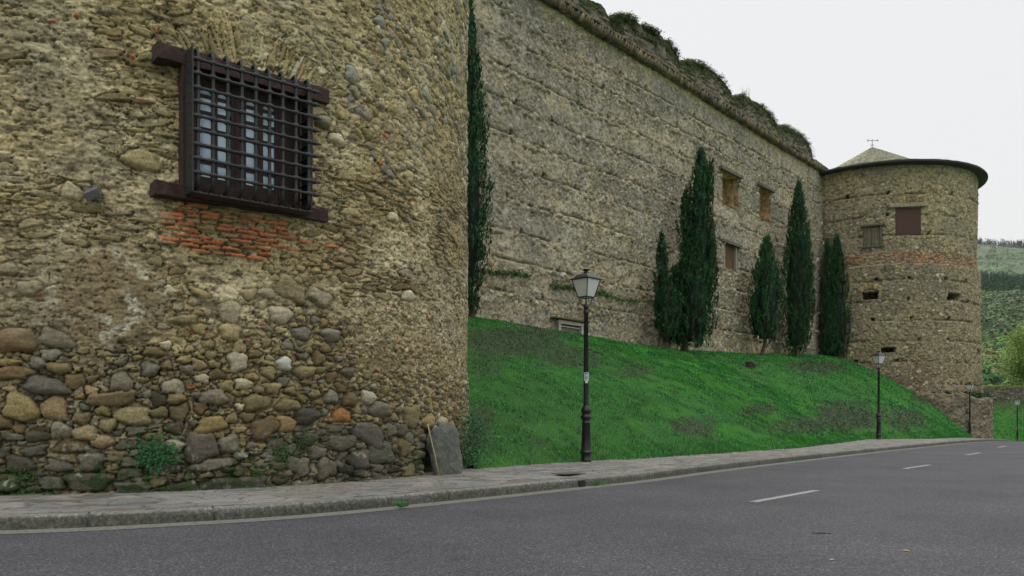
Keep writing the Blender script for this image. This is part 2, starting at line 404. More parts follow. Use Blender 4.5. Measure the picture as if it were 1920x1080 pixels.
# ------------------------------------------------------------------ near round tower
TC = np.array([-7.43, 16.35]); TR = 6.5
def near_az(px, py):
    k = (px - CX) / FX; A_ = k * k + 1; B_ = -2 * (k * TC[0] + TC[1]); C_ = TC @ TC - TR * TR
    D = B_ * B_ - 4 * A_ * C_
    t = (-B_ - math.sqrt(max(D, 0))) / (2 * A_); th = math.atan2(k * t - TC[0], TC[1] - t)
    return TR * th, CZ + (HY - py) / FX * t
def near_px(a, z):
    th = a / TR; X = TC[0] + TR * np.sin(th); Y = TC[1] - TR * np.cos(th)
    return CX + FX * X / Y, HY - FX * (z - CZ) / Y
tower = empty('round_tower', (TC[0], TC[1], 0), 'massive round rubble tower with a barred window, closest to the camera', 'tower')
NW = Wall(-1.9, 11.3, -.15, 10.0, .0125)
A, Z = NW.A, NW.Z
PXg, PYg = near_px(A, Z)
NW.H = (fbm(A * .5, Z * .5, 1, 3) - .5) * .10 + (fbm(A * 3, Z * 3, 2) - .5) * .05 + (fbm(A * 11, Z * 14, 4, 4) - .5) * .06
c = np.zeros(A.shape + (3,)) + np.array([.42, .345, .20])
c = mixc(c, [.54, .475, .32], sst(fbm(A * 1.1, Z * 1.1, 5), .45, .7))
c = mixc(c, [.30, .25, .15], sst(fbm(A * .8, Z * .9, 6), .5, .75) * .8)
c = mixc(c, [.34, .31, .23], sst(fbm(A * .6 + 4, Z * .6, 16), .5, .7) * .7)
c = mixc(c, [.15, .125, .085], sst(fbm(A * 7, Z * 17, 7), .55, .68) * .8)
c = c * (.8 + .4 * fbm(A * 22, Z * 22, 9, 2))[..., None]
NW.C = c
MORT = c.copy()
R1 = random.Random(21)
# window opening in tower-surface coordinates
W_A = TR * math.radians(35.9); WK = .80; WZ0, WZ1 = 4.19, 5.80
NW.occ |= (np.abs(A - W_A) < .86) & (Z > 4.02) & (Z < 6.02)
NICHE = []
# recognisable single stones read off the photograph: px, py, half width, half height, colour, rot, blockiness
BIG = [(430, 585, 21, 20, GREY, 0, 2.6), (432, 622, 20, 16, TAN, 0, 2.6), (526, 590, 21, 17, PALE, .2, 2.2), (40, 765, 31, 25, OCHRE, -.3, 3),
 (103, 766, 27, 21, TAN, -.1, 2.8), (85, 724, 43, 17, SLATE, -.1, 2.4), (228, 717, 20, 19, GREY, 0, 2.6), (325, 725, 20, 14, PALE, .1, 3), (395, 797, 28, 15, OCHRE, .2, 3),
 (495, 802, 27, 19, BROWN, .4, 3), (535, 795, 17, 16, OCHRE, 0, 3), (445, 678, 18, 17, PALE, .2, 4), (532, 682, 15, 13, (.55, .57, .58), 0, 2.2), (70, 818, 24, 11, DARK, 0, 2.3),
 (115, 808, 21, 15, GREY, -.1, 2.8), (160, 812, 23, 15, TAN, 0, 2.5), (190, 827, 23, 13, TAN, 0, 2.6), (134, 839, 32, 12, BROWN, 0, 2.5), (327, 836, 19, 12, PALE, -.1, 2.4),
 (376, 838, 31, 29, SLATE, .2, 3.2), (427, 833, 22, 16, GREY, .1, 3), (172, 866, 24, 16, GREY, 0, 5), (167, 903, 41, 18, SLATE, 0, 3), (397, 870, 44, 11, GREY, .05, 3),
 (345, 916, 28, 14, SLATE, .1, 2.6), (440, 911, 62, 16, SLATE, .02, 5), (20, 640, 46, 24, BROWN, .1, 2.6), (105, 636, 32, 17, SLATE, -.2, 2.6), (640, 779, 16, 13, (.5, .25, .1), 0, 2.8),
 (712, 768, 20, 14, GREY, 0, 2.6), (692, 815, 30, 19, SLATE, -.4, 3), (708, 803, 14, 22, TAN, 0, 5), (712, 848, 22, 22, SLATE, 0, 6), (210, 748, 46, 13, OLIVE, .08, 4),
 (248, 690, 0, 0, GREY, 0, 2), (265, 300, 36, 18, TAN, 0, 2.4), (20, 910, 20, 12, GREY, 0, 3), (100, 905, 26, 12, SLATE, 0, 4), (250, 915, 34, 12, SLATE, 0, 4),
 (600, 558, 22, 14, BLUE, -.4, 4), (545, 543, 28, 18, OLIVE, -.4, 5), (620, 628, 18, 12, GREY, 0, 2.3), (565, 625, 18, 12, SLATE, 0, 2.2), (500, 550, 16, 10, SLATE, 0, 2.2),
 (570, 697, 20, 12, TAN, 0, 2.3), (400, 745, 26, 15, GREY, .1, 2.4), (480, 755, 25, 16, OLIVE, .1, 2.5), (540, 760, 22, 12, OLIVE, 0, 2.5), (575, 780, 24, 15, DARK, .3, 2.4),
 (455, 720, 16, 11, PALE, 0, 2.6), (385, 762, 0, 0, GREY, 0, 2), (250, 780, 34, 17, TAN, 0, 3), (330, 748, 18, 10, OLIVE, 0, 2.6), (375, 550, 20, 8, TAN, -.4, 2.4), (345, 600, 26, 10, OLIVE, .1, 2.6),
 (290, 660, 22, 10, BROWN, 0, 2.4), (30, 700, 40, 12, BROWN, 0, 3), (15, 680, 24, 7, OCHRE, 0, 3), (110, 690, 24, 11, OLIVE, 0, 2.4), (70, 680, 16, 12, GREY, 0, 2.4), (310, 648, 12, 8, PALE, 0, 3),
 (135, 360, 20, 14, PALE, -.3, 3), (765, 555, 12, 10, PALE, 0, 2.3), (735, 407, 9, 9, PALE, 0, 4), (630, 262, 14, 12, PALE, 0, 2.3), (605, 228, 14, 12, GREY, 0, 2.3),
 (95, 545, 12, 9, PALE, 0, 2.5), (15, 505, 20, 12, SLATE, 0, 2.4), (55, 540, 24, 14, GREY, 0, 2.4), (720, 830, 12, 14, SLATE, 0, 5), (770, 780, 13, 20, OLIVE, 0, 4), (800, 790, 10, 14, OCHRE, .4, 2.4), (842, 806, 9, 17, TAN, .1, 2.4),
 (825, 790, 8, 10, PALE, 0, 2.4), (672, 862, 20, 18, SLATE, 0, 4), (640, 830, 26, 14, SLATE, 0, 3), (690, 745, 13, 13, PALE, 0, 2.3), (655, 750, 14, 12, BROWN, 0, 2.4), (620, 745, 14, 12, GREY, 0, 2.4)]
for px, py, hw, hh, colr, rot, p in BIG:
    if hw == 0: continue
    a, z = near_az(px, py); a2, _ = near_az(px + hw, py); a1, _ = near_az(px - hw, py); _, z2 = near_az(px, py - hh)
    NW.stamp(a, z, (a2 - a1) / 2, z2 - z, rot, R1.uniform(.055, .10), jc(colr, .1), e=2.6 if p < 3 else 5, p=p, maxov=.25, recess=.02, irr=.10)
# thin bricks below the window
for row in range(22):
    zc = 3.98 - row * .066; jit0 = R1.uniform(0, .3); a_ = W_A - 1.25 + jit0
    while a_ < W_A + 1.15:
        ln = R1.uniform(.16, .30); px, py = near_px(a_ + ln / 2, zc)
        cx_, cy_ = 415, 415; cy_ += (px - 415) * .10
        dd = math.hypot((px - cx_) / 165, (py - cy_) / 78)
        pr = 1.15 - dd ** 3 * .9 if dd < 1.25 else .03
        if R1.random() < pr and px > 265:
            red = jc((.55, .17, .08), .3) if R1.random() < .72 else (jc((.36, .23, .13), .2) if R1.random() < .6 else jc(OLIVE))
            NW.stamp(a_ + ln / 2, zc + R1.uniform(-.012, .012), ln / 2, R1.uniform(.019, .027), R1.uniform(-.05, .05), R1.uniform(.02, .05), red, e=8, p=5, maxov=.25, recess=.02, irr=.10, blend=R1.uniform(.6, 1))
        a_ += ln + .02
# relieving arch of thin slates set on edge above the window
for k in range(25):
    ang = math.radians(-42 + k * 3.15 + R1.uniform(-1.6, 1.6))
    if R1.random() < .08: continue
    rr = R1.uniform(1.62, 1.8); ln = R1.uniform(.14, .28)
    ca = W_A + .05 + math.sin(ang) * rr; cz = 4.5 + math.cos(ang) * rr * (1.05)
    colr = pick([(TAN, 4), (OLIVE, 3), (BROWN, 2), (PALE, 1), ((.42, .14, .07), .6)], R1)
    NW.stamp(ca, cz, ln, R1.uniform(.018, .035), math.pi / 2 - ang, R1.uniform(.015, .04), colr, e=6, p=4, maxov=.4, recess=.022, irr=.25, blend=.9)
def zone(px, py):
    """ws, size range (half-length m), aspect range, tilt sd, protrusion, e, p, fill probability"""
    if py > 805 + max(0, (px - 560)) * -.12 and px < 800:       # grey block base course
        return ([(GREY, 4), (SLATE, 5), (OLIVE, 2), (DARK, 1.5), (TAN, .8)], (.03, .17), (.35, .8), .12, (.03, .07), 5, 4, 1.0, .03)
    if 85 < px < 285 and 465 < py < 640:                        # rendered patch
        return ([(TAN, 3), (RED, .25), (GREY, 1)], (.015, .035), (.5, .9), .3, (.005, .012), 3, 2.4, .1, 0)
    if py > 655 + (px < 250) * 0 and px < 660:                  # big river cobbles
        return ([(OLIVE, 6), (GREY, 3), (TAN, 3), (BROWN, 3), (PALE, 1.), (OCHRE, .6), (DARK, 1.2), (SLATE, 1.6)], (.025, .12), (.45, .9), .2, (.035, .085), 3, 2.8, 1.0, .04)
    if py > 500 and 285 < px < 650:                             # smaller cobbles
        return ([(OLIVE, 5), (GREY, 3), (TAN, 3), (BROWN, 3), (PALE, .7), (SLATE, 1.2)], (.025, .10), (.5, .9), .25, (.025, .06), 2.8, 2.6, .85, .028)
    if py > 700 and px >= 600:
        return ([(OLIVE, 4), (GREY, 3), (TAN, 4), (PALE, 1.5), (OCHRE, .7)], (.025, .1), (.5, .9), .4, (.03, .07), 2.6, 2.6, 1.0, .03)
    if px > 640 and py < 330 - max(0, (px - 740)) * -.2:        # round cobbles near the right edge, upper
        return ([(GREY, 6), (BLUE, 2.5), (TAN, 3), (OLIVE, 2), (PALE, 2)], (.03, .13), (.5, .95), .5, (.02, .05), 2.4, 2.3, .5 if px < 760 else .97, .016)
    if px > 640 and 560 < py:                                   # rough mortar with chips
        return ([(TAN, 5), (OLIVE, 2), (RUST, .7), (PALE, 2), (GREY, 1)], (.015, .05), (.4, .9), .5, (.01, .03), 3, 2.8, .75, .01)
    if px > 560 and py > 200:                                   # slate, thin
        return ([(OLIVE, 4), (TAN, 3), (BROWN, 5), (SLATE, 2), (PALE, .7), ((.16, .12, .065), 3), (RUST, .5)], (.04, .19), (.11, .34), .13, (.016, .044), 9, 3, .85, .03)
    if py < 470 and px < 340:
        return ([(OLIVE, 5), (TAN, 3), (BROWN, 5), (GREY, 1), (SLATE, 1), ((.16, .12, .065), 3), (RUST, .6)], (.04, .22), (.11, .34), .15, (.016, .048), 9, 3, .62 if py > 90 else .4, .032)
    if py < 200:
        return ([(TAN, 4), (GREY, 2), (OLIVE, 3), (PALE, 1.)], (.03, .14), (.3, .9), .35, (.010, .03), 4, 2.6, .36, .01)
    return ([(OLIVE, 4), (TAN, 4), (BROWN, 2), (GREY, 2), (SLATE, 1), (RUST, .25)], (.025, .14), (.15, .6), .2, (.015, .04), 5, 2.8, .62, .018)
AREA = 13.2 * 10
for lev, (f0, f1_, num) in enumerate([(.65, 1., 2800), (.4, .7, 6000), (.2, .45, 12000), (.06, .22, 22000)]):
    for _ in range(num):
        a = R1.uniform(-1.85, 11.2); z = R1.uniform(-.05, 9.9)
        px, py = near_px(a, z); 
        if a > TR * 1.62: px, py = 860, py
        ws, (s0, s1), (q0, q1), tilt, (h0, h1), e_, p_, fill, rec = zone(px, py)
        if R1.random() > fill: continue
        if fbm(np.array([a * 1.1]), np.array([z * 1.5]), 41, 2)[0] > .33 + fill * .33 and fill < .99: continue
        if lev >= 2 and py < 520 and px < 760 and R1.random() < (.35 if lev == 2 else .7): continue
        r = s0 + (s1 - s0) * R1.uniform(f0, f1_)
        NW.stamp(a, z, r, r * R1.uniform(q0, q1), R1.gauss(0, tilt), R1.uniform(h0, h1) * (.45 + .55 * r / s1), pick(ws, R1), e=e_, p=p_, maxov=.06, recess=rec, irr=.13, R=R1, blend=R1.uniform(.55, 1) if py < 520 and not (px > 640 and py < 330) else 1.)
# render spilt over some stones, brick chips, moss and lichen near the foot
sp = sst(fbm(A * 1.5 + 9, Z * 1.7, 51), .50, .64) * sst(Z, 1.2, 3.0)
flat = MORT
NW.C = NW.C * (1 - sp[..., None] * .55) + flat * sp[..., None] * .55
NW.H = NW.H - (NW.H - NW.H.mean()) * .25 * sp
for _ in range(60):
    a = R1.uniform(-1, 8); z = R1.uniform(.8, 8); 
    NW.stamp(a, z, R1.uniform(.02, .05), R1.uniform(.015, .035), R1.uniform(-1, 1), .03, jc((.50, .13, .06), .25), e=4, p=3, maxov=1, irr=.2, R=R1)
rend = sst(np.hypot((PXg - 190) / 112, (PYg - 555) / 95) + (fbm(A * 3, Z * 3, 61) - .5) * .6, 1.05, .8)
rc = mixc(np.zeros(A.shape + (3,)) + np.array([.25, .20, .125]), [.50, .47, .38], sst(fbm(A * 7, Z * 7, 62), .48, .6) * sst(np.hypot((PXg - 170) / 70, (PYg - 540) / 60), .7, 1.2))
NW.C = NW.C * (1 - rend[..., None] * .93) + rc * rend[..., None] * .93
NW.H = NW.H * (1 - rend) + rend * (.045 + (fbm(A * 9, Z * 9, 63) - .5) * .03)
rendm = rend > .4
moss = sst(fbm(A * 1.8, Z * 2.5, 71) + (fbm(A * 12, Z * 12, 72) - .5) * .5, .52, .72) * sst(Z, 1.15, .35)
NW.C = mixc(NW.C, [.045, .095, .02], moss * .85)
lich = sst(fbm(A * 16, Z * 16, 74, 2), .70, .76) * sst(Z, 1.3, .5) * sst(fbm(A * 2, Z * 2, 75), .45, .6)
NW.C = mixc(NW.C, [.5, .52, .46], lich * .8)
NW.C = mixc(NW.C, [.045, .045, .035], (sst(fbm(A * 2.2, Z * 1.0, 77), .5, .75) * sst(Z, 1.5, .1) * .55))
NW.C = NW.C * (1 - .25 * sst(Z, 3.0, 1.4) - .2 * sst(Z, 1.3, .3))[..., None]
# extra fine crags all over
sm = NW.occ & ~rendm; NW.H += (fbm(A * 24, Z * 32, 81, 3) - .5) * np.where(sm, .009, .026)
vein = fbm(A * 7, Z * 38, 82, 3) * .6 + fbm(A * 34, Z * 34, 83, 2) * .4
vv_ = .62 + .76 * sst(vein, .25, .75); NW.C = NW.C * np.where(sm, .45 + .55 * vv_, vv_)[..., None]
pit = sst(fbm(A * 19, Z * 26, 84, 2), .66, .76) * np.where(sm, .15, 1); NW.H -= pit * .02; NW.C = NW.C * (1 - .5 * pit)[..., None]
# foot slightly battered, overhang of the wall above the worn base, niche behind the standing slab, window recess
NW.H += sst(Z, 1.0, 0) * .05
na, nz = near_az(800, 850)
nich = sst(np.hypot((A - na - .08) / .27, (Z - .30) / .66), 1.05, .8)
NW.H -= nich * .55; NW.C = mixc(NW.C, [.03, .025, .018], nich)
win = ((np.abs(A - W_A) < WK) & (Z > WZ0) & (Z < WZ1))
NW.H = np.where(win, -.42, NW.H); NW.C *= np.array([.94, .91, .82]); NW.C[win] = (.10, .07, .045)
th = A / TR; rr = TR + NW.H + .012 * (Z < 0)
V = np.stack([rr * np.sin(th), -rr * np.cos(th), Z], -1)
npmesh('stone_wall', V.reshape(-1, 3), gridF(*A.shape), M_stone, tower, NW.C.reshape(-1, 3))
del V
# upper part and unseen back: coarser shell
na_, nz_ = 160, 60
tt, zz = np.meshgrid(np.linspace(0, 2 * math.pi, na_), np.linspace(-.3, 21.5, nz_))
an = (np.degrees(tt) + 180) % 360 - 180
hid = (an > -15) & (an < 98)
rr = TR - .01 + (fbm(tt * 12, zz * 2, 5) - .5) * .12 - np.where(hid & (zz < 9.9), .60, 0)
cc = mixc(np.zeros(tt.shape + (3,)) + np.array([.34, .28, .18]), [.2, .18, .13], fbm(tt * 20, zz * 4, 6))
npmesh('upper_wall', np.stack([rr * np.sin(tt), -rr * np.cos(tt), zz], -1).reshape(-1, 3), gridF(nz_, na_), M_stone_far, tower, cc.reshape(-1, 3))
mb = MB(); mb.lathe([(6.9, 21.4), (6.95, 21.5), (0.05, 24.6)], 48); mb.build('roof', M_slate, tower)

# window in the near tower: local frame, x along the wall, y outward, z up
WP = Vector((TC[0] + (TR) * math.sin(W_A / TR), TC[1] - TR * math.cos(W_A / TR), 0))
wth = math.radians(39)
def wl(k, out, z):      # wall frame -> tower-local
    tx, ty = math.cos(wth), math.sin(wth); ox, oy = math.sin(wth), -math.cos(wth)
    return Vector((WP.x + tx * k + ox * out - TC[0], WP.y + ty * k + oy * out - TC[1], z))
WM = Matrix(((math.cos(wth), math.sin(wth), 0), (math.sin(wth), -math.cos(wth), 0), (0, 0, 1)))
def wbox(mb, k0, k1, o0, o1, z0, z1, jit=0):
    mb.box(wl((k0 + k1) / 2, (o0 + o1) / 2, (z0 + z1) / 2), (k1 - k0, o1 - o0, z1 - z0), WM, jit)
def longbeam(name, k0, k1, o0, o1, z0, z1, sag=0):
    mb = MB(); n_ = 14; prev = None; V = []; F = []
    for i in range(n_ + 1):
        k = k0 + (k1 - k0) * i / n_; j = lambda: R1.uniform(-.008, .008)
        V += [wl(k, o0, z0), wl(k, o1 + j(), z0 + j()), wl(k, o1 + j(), z1 + j()), wl(k, o0, z1)]
        if i:
            b_ = 4 * (i - 1); F += [(b_ + a_, b_ + (a_ + 1) % 4, b_ + 4 + (a_ + 1) % 4, b_ + 4 + a_) for a_ in range(4)]
    F += [(0, 1, 2, 3), (4 * n_, 4 * n_ + 3, 4 * n_ + 2, 4 * n_ + 1)]
    mb.add(V, F); return mb.build(name, M_beam, tower, bevel=.006)
longbeam('lintel_beam', -1.25, 1.15, -.3, .07, 5.78, 5.98)
longbeam('sill_beam', -1.27, 1.13, -.3, .07, 4.03, 4.20)
mb = MB(); wbox(mb, -.93, -.80, -.3, .06, 4.202, 5.778, .004); mb.build('jamb_post', M_beam, tower, bevel=.006)
mb = MB(); wbox(mb, .80, .90, -.3, .05, 4.202, 5.778, .004); mb.build('jamb_post', M_beam, tower, bevel=.006)
# casements
wnd = bpy.data.objects.new('window', None); COL.objects.link(wnd); wnd.parent = tower
mb = MB()
fo0, fo1 = -.22, -.14
for k0, k1 in ((-.80, -.71), (-.17, -.06), (.46, .80)): wbox(mb, k0, k1, fo0, fo1, 4.20, 5.78)
wbox(mb, -.70, .455, fo0 - .002, fo1 - .004, 4.20, 4.33); wbox(mb, -.70, .455, fo0 - .002, fo1 - .004, 5.735, 5.78)
mb.build('window_frame', M_wframe, wnd, bevel=.006)
def casement(k0, k1):
    w = (k1 - k0) / 2
    mbm = MB()
    kk = [k0, k0 + .05, (k0 + k1) / 2 - .036, (k0 + k1) / 2 + .036, k1 - .05, k1]
    for a_, b_ in ((0, 1), (2, 3), (4, 5)): wbox(mbm, kk[a_], kk[b_], fo0 + .012, fo1 - .01, 4.332, 5.733)
    zs = np.linspace(4.40, 5.52, 6)
    for z in zs[0:]: wbox(mbm, kk[1], kk[4], fo0 + .014, fo1 - .012 - .02, z - .025, z + .025)
    wbox(mbm, kk[1], kk[4], fo0 + .015, fo1 - .013, 4.332, 4.385)
    # arched head in each light: stepped spandrel outline
    for s0, s1 in ((kk[1], kk[2]), (kk[3], kk[4])):
        cxm = (s0 + s1) / 2; r = (s1 - s0) / 2; N_ = 12
        V = []; F = []
        for o_ in (fo0 + .016, fo1 - .016):
            for i in range(N_ + 1):
                a_ = math.pi * i / N_; V.append(wl(cxm - r * math.cos(a_), o_, 5.55 + r * .62 * math.sin(a_)))
                V.append(wl(cxm - r * math.cos(a_), o_, 5.732))
        m_ = 2 * (N_ + 1)
        for i in range(N_):
            b_ = 2 * i; F += [(b_, b_ + 2, b_ + 3, b_ + 1), (m_ + b_, m_ + b_ + 1, m_ + b_ + 3, m_ + b_ + 2), (b_, m_ + b_, m_ + b_ + 2, b_ + 2)]
        mbm.add(V, F)
    mbm.build('casement', M_wframe, wnd)
    for s0, s1 in ((kk[1], kk[2]), (kk[3], kk[4])):
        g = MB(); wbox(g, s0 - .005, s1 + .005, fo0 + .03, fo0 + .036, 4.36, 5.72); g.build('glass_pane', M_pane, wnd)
casement(-.71, -.17); casement(-.06, .46)
# iron grille
gr = bpy.data.objects.new('window_grille', None); COL.objects.link(gr); gr.parent = tower
GO = .34; ks = np.linspace(-.82, .70, 9); zsb = np.linspace(4.31, 5.77, 9)
for k in ks:
    mb = MB(); pts = []; rad = []
    pts += [wl(k, -.02, 4.06), wl(k, .10, 4.06), wl(k, .19, 4.09), wl(k, GO, 4.17)]; rad += [.024] * 4
    for z in zsb:
        for dz, r_ in ((-.05, .024), (0, .026), (.05, .024)): pts.append(wl(k, GO, z + dz)); rad.append(r_)
    pts += [wl(k, GO - .01, 5.87), wl(k, GO - .05, 5.925), wl(k, GO - .12, 5.92), wl(k, GO - .14, 5.86), wl(k, GO - .09, 5.83), wl(k, GO - .05, 5.86)]; rad += [.021, .022, .023, .023, .02, .015]
    mb.tube(pts, rad, 8); mb.build('vertical_bar', M_iron, gr, smooth=True)
for z in zsb:
    mb = MB(); pts = []; rad = []
    pts.append(wl(-.895, GO, z)); rad.append(.014); pts.append(wl(-.875, GO, z)); rad.append(.032)
    for k in ks:
        for dk, r_ in ((-.048, .021), (-.024, .036), (.024, .036), (.048, .021)): pts.append(wl(k + dk, GO + .004, z)); rad.append(r_)
    pts += [wl(.765, GO, z), wl(.78, GO, z), wl(.80, GO, z), wl(.90, GO, z)]; rad += [.019, .036, .033, .003]
    mb.tube(pts, rad, 8); mb.build('horizontal_bar', M_iron, gr, smooth=True)
for k in (-.86, .75):        # side ties back to the wall, riveted plate on the left
    for z in zsb[::1]:
        mb = MB(); mb.tube([wl(k, GO, z), wl(k, -.05, z)], .014, 6); mb.build('side_bar', M_iron, gr, smooth=True)
mb = MB(); wbox(mb, -.90, -.882, -.05, GO + .02, 4.06, 5.93); wbox(mb, .765, .78, -.05, GO - .08, 4.06, 5.9)
wbox(mb, -.881, .764, .02, GO - .0, 4.05, 4.068)
for z in np.linspace(4.12, 5.88, 14): mb.lathe([(.018, 0), (.014, .01), (.0, .014)], 8, wl(-.905, GO - .08, z))
for k in np.linspace(-.8, .70, 12): mb.box(wl(k, GO + .006, 4.058), (.03, .03, .03), WM)
mb.build('grille_frame', M_iron, gr, bevel=.003)

# small wood stub in the tower wall
a, z = near_az(178, 363); thx = a / TR
mb = MB(); Mx = Matrix.Rotation(thx, 3, 'Z') @ Matrix.Rotation(.5, 3, 'X') @ Matrix.Rotation(-.35, 3, 'Y')
mb.box(((TR + .06) * math.sin(thx), -(TR + .06) * math.cos(thx), z), (.16, .3, .10), Mx, .02); mb.build('timber_stub', plain('grey_stub', (.12, .12, .12), .9, 30, .5, 1.5, .01, 40), tower, bevel=.008)

# ------------------------------------------------------------------ curtain wall
WT = 21.05
cw = empty('curtain_wall', (*xy(-20, 0), 5.2), 'long high castle wall with ruined crenellated top rising behind the grassy bank', 'wall')
CW = Wall(-54, .9, 3.6, WT, .048)
A, Z = CW.A, CW.Z
R2 = random.Random(5)
CW.H = (fbm(A * .12, Z * .15, 1, 3) - .5) * .3 + (fbm(A * .8, Z * .9, 2) - .5) * .13 + (fbm(A * 5, Z * 5, 3) - .5) * .075
c = np.zeros(A.shape + (3,)) + np.array([.46, .395, .29])
c = mixc(c, [.35, .32, .27], sst(fbm(A * .16 + 3, Z * .3, 4), .42, .62) * .9)
c = mixc(c, [.55, .47, .32], sst(fbm(A * .3, Z * .6, 5), .5, .7) * .8)
c = mixc(c, [.23, .21, .175], sst(fbm(A * .5, Z * .9, 6), .54, .74) * .75)
c = mixc(c, [.24, .17, .11], sst(fbm(A * .4, Z * .5, 14), .5, .7) * sst(Z, 8.5, 6) * .8)
c = mixc(c, [.46, .44, .38], sst(fbm(A * .35, Z * .7, 17), .56, .7) * .6 * sst(Z, 6.5, 5.5))
c = mixc(c, [.13, .12, .10], sst(fbm(A * 4, Z * 5, 8), .58, .72) * .75)
LN0 = [5.9 + 1.02, 8.35, 9.75, 11.2, 12.65, 14.1, 15.55, 17.0, 18.4, 19.6]
li_ = np.searchsorted(LN0, (Z + (fbm(A * .25, A * 0, 21) - .5) * .2).ravel()).reshape(A.shape)
bt = vn(A * .09 + li_ * 7.3, li_ * 3.1, 91); bt2 = vn(A * .22 + li_ * 3.3, li_ * 5.1, 92)
c = mixc(c, [.27, .25, .215], sst(bt, .5, .85) * .75); c = mixc(c, [.57, .49, .35], sst(bt2, .6, .9) * .6); c = mixc(c, [.50, .49, .44], sst(fbm(A * 1.3, Z * .25, 93), .58, .72) * .4)
strk = sst(fbm(A * 2.2, Z * .12, 9), .55, .72) * sst(Z, 14.5, 20.5); c = mixc(c, [.13, .135, .10], strk * .6)
wtop = sst(Z, WT - 2.2, WT) ; c = mixc(c, [.20, .19, .165], wtop * .45)
yl = sst(Z + (fbm(A * .8, Z * 0, 33) - .5) * .5, WT - .55, WT - .2) * sst(fbm(A * .35, Z * 0, 34), .4, .55); c = mixc(c, [.42, .36, .12], yl * .6)
CW.C = c * (.9 * (.6 + .8 * fbm(A * 8, Z * 8, 11, 2)))[..., None]
CW.C *= np.array([.96, .94, .895])
ch = sst(fbm(A * 7.5, Z * 8.5, 12, 2), .60, .68); CW.C = mixc(CW.C, [.16, .145, .12], ch * .4); ch2 = sst(fbm(A * 6.5 + 7, Z * 7.5, 13, 2), .62, .70); CW.C = mixc(CW.C, [.56, .52, .42], ch2 * .4); CW.H += ch2 * .02 - ch * .02
# horizontal lift lines with broken ledges and putlog holes
LINES = [5.9 + 1.02, 8.35, 9.75, 11.2, 12.65, 14.1, 15.55, 17.0, 18.4, 19.6]
for i, zl in enumerate(LINES):
    wob = zl + (fbm(A * .25, A * 0 + i * 7, 21) - .5) * .25; dz = Z - wob
    st = sst(fbm(A * .7, A * 0 + i * 3.1, 22), .3, .5)
    CW.H -= np.exp(-(dz / .06) ** 2) * .12 * st; CW.C = CW.C * (1 - (np.exp(-(dz / .05) ** 2) * .7 * st))[..., None]
    CW.H += (dz < 0) * np.exp(dz / .5) * .06 * st
    a = -50
    while a < 0:
        a += R2.uniform(.12, .55)
        if R2.random() < .75:
            r = R2.uniform(.08, .2); CW.stamp(a, zl - R2.uniform(.05, .3), r, r * R2.uniform(.5, .9), R2.gauss(0, .2), .1, pick([(PALE, 2), (TAN, 3), (GREY, 3), (OLIVE, 2)], R2), maxov=.3, recess=.05, R=R2, blend=.7)
    a = -49 + R2.uniform(0, 2)
    while a < -1:
        if R2.random() < .8:
            m = (np.abs(A - a) < .09) & (np.abs(Z - zl - .12) < .11); CW.H[m] -= .4; CW.C[m] *= .25
        a += R2.uniform(2.0, 3.1)
def cpx(u, z):
    x, y = xy(u, 0); return CX + FX * x / y, HY - FX * (z - CZ) / y
for _ in range(34000):
    a = R2.uniform(-49.5, .5); z = R2.uniform(4, WT); dn = vn(np.array([a * .35]), np.array([z * .55]), 44)[0]
    px, py = cpx(a, z)
    dense = .12 + 1.3 * max(0, dn - .5) * 2 + (.35 if z < 8 else 0)
    if 1320 < px < 1420 and 510 < py < 665: dense = 1.4
    if R2.random() > dense: continue
    r = R2.uniform(.05, .14) * (1.25 if dense > 1.2 else 1)
    CW.stamp(a, z, r, r * R2.uniform(.45, .95), R2.gauss(0, .25), R2.uniform(.02, .05), pick([(TAN, 5), (GREY, 4), (PALE, 2.2), (OLIVE, 3), (SLATE, 2.0), (BROWN, 2)], R2), maxov=.15, recess=.03 if dense < 1.39 else .06, R=R2, blend=.65 if dense < 1.39 else .95)
# openings u0,u1,z0,z1
def op(x0, x1, y0, y1):
    ua, _ = wallpt(x0, 400); ub, _ = wallpt(x1, 400); um = (x0 + x1) / 2
    return ua, ub, wallpt(um, y1)[1], wallpt(um, y0)[1]
OP = [op(1354, 1383, 327, 388), op(1423, 1444, 355, 412), op(1357, 1381, 460, 505)]
KILL = np.zeros((CW.nr - 1, CW.nc - 1), bool)
Ac = A[:-1, :-1] + .024; Zc = Z[:-1, :-1] + .024
for (a0, a1, z0, z1) in OP: KILL |= (Ac > a0) & (Ac < a1) & (Zc > z0) & (Zc < z1)
F = gridF(*A.shape)[~KILL.ravel()]
# the corner pilaster against the far tower
X = U0[0] + UD[0] * A + ND[0] * CW.H; Y = U0[1] + UD[1] * A + ND[1] * CW.H
V = np.stack([X, Y, Z], -1).reshape(-1, 3)
M_cur = vcmat('rammed_rubble', ns=16, lo=.58, hi=1.38, bd=.014, bs=20)
npmesh('stone_wall', local(V, cw), F, M_cur, cw, CW.C.reshape(-1, 3))
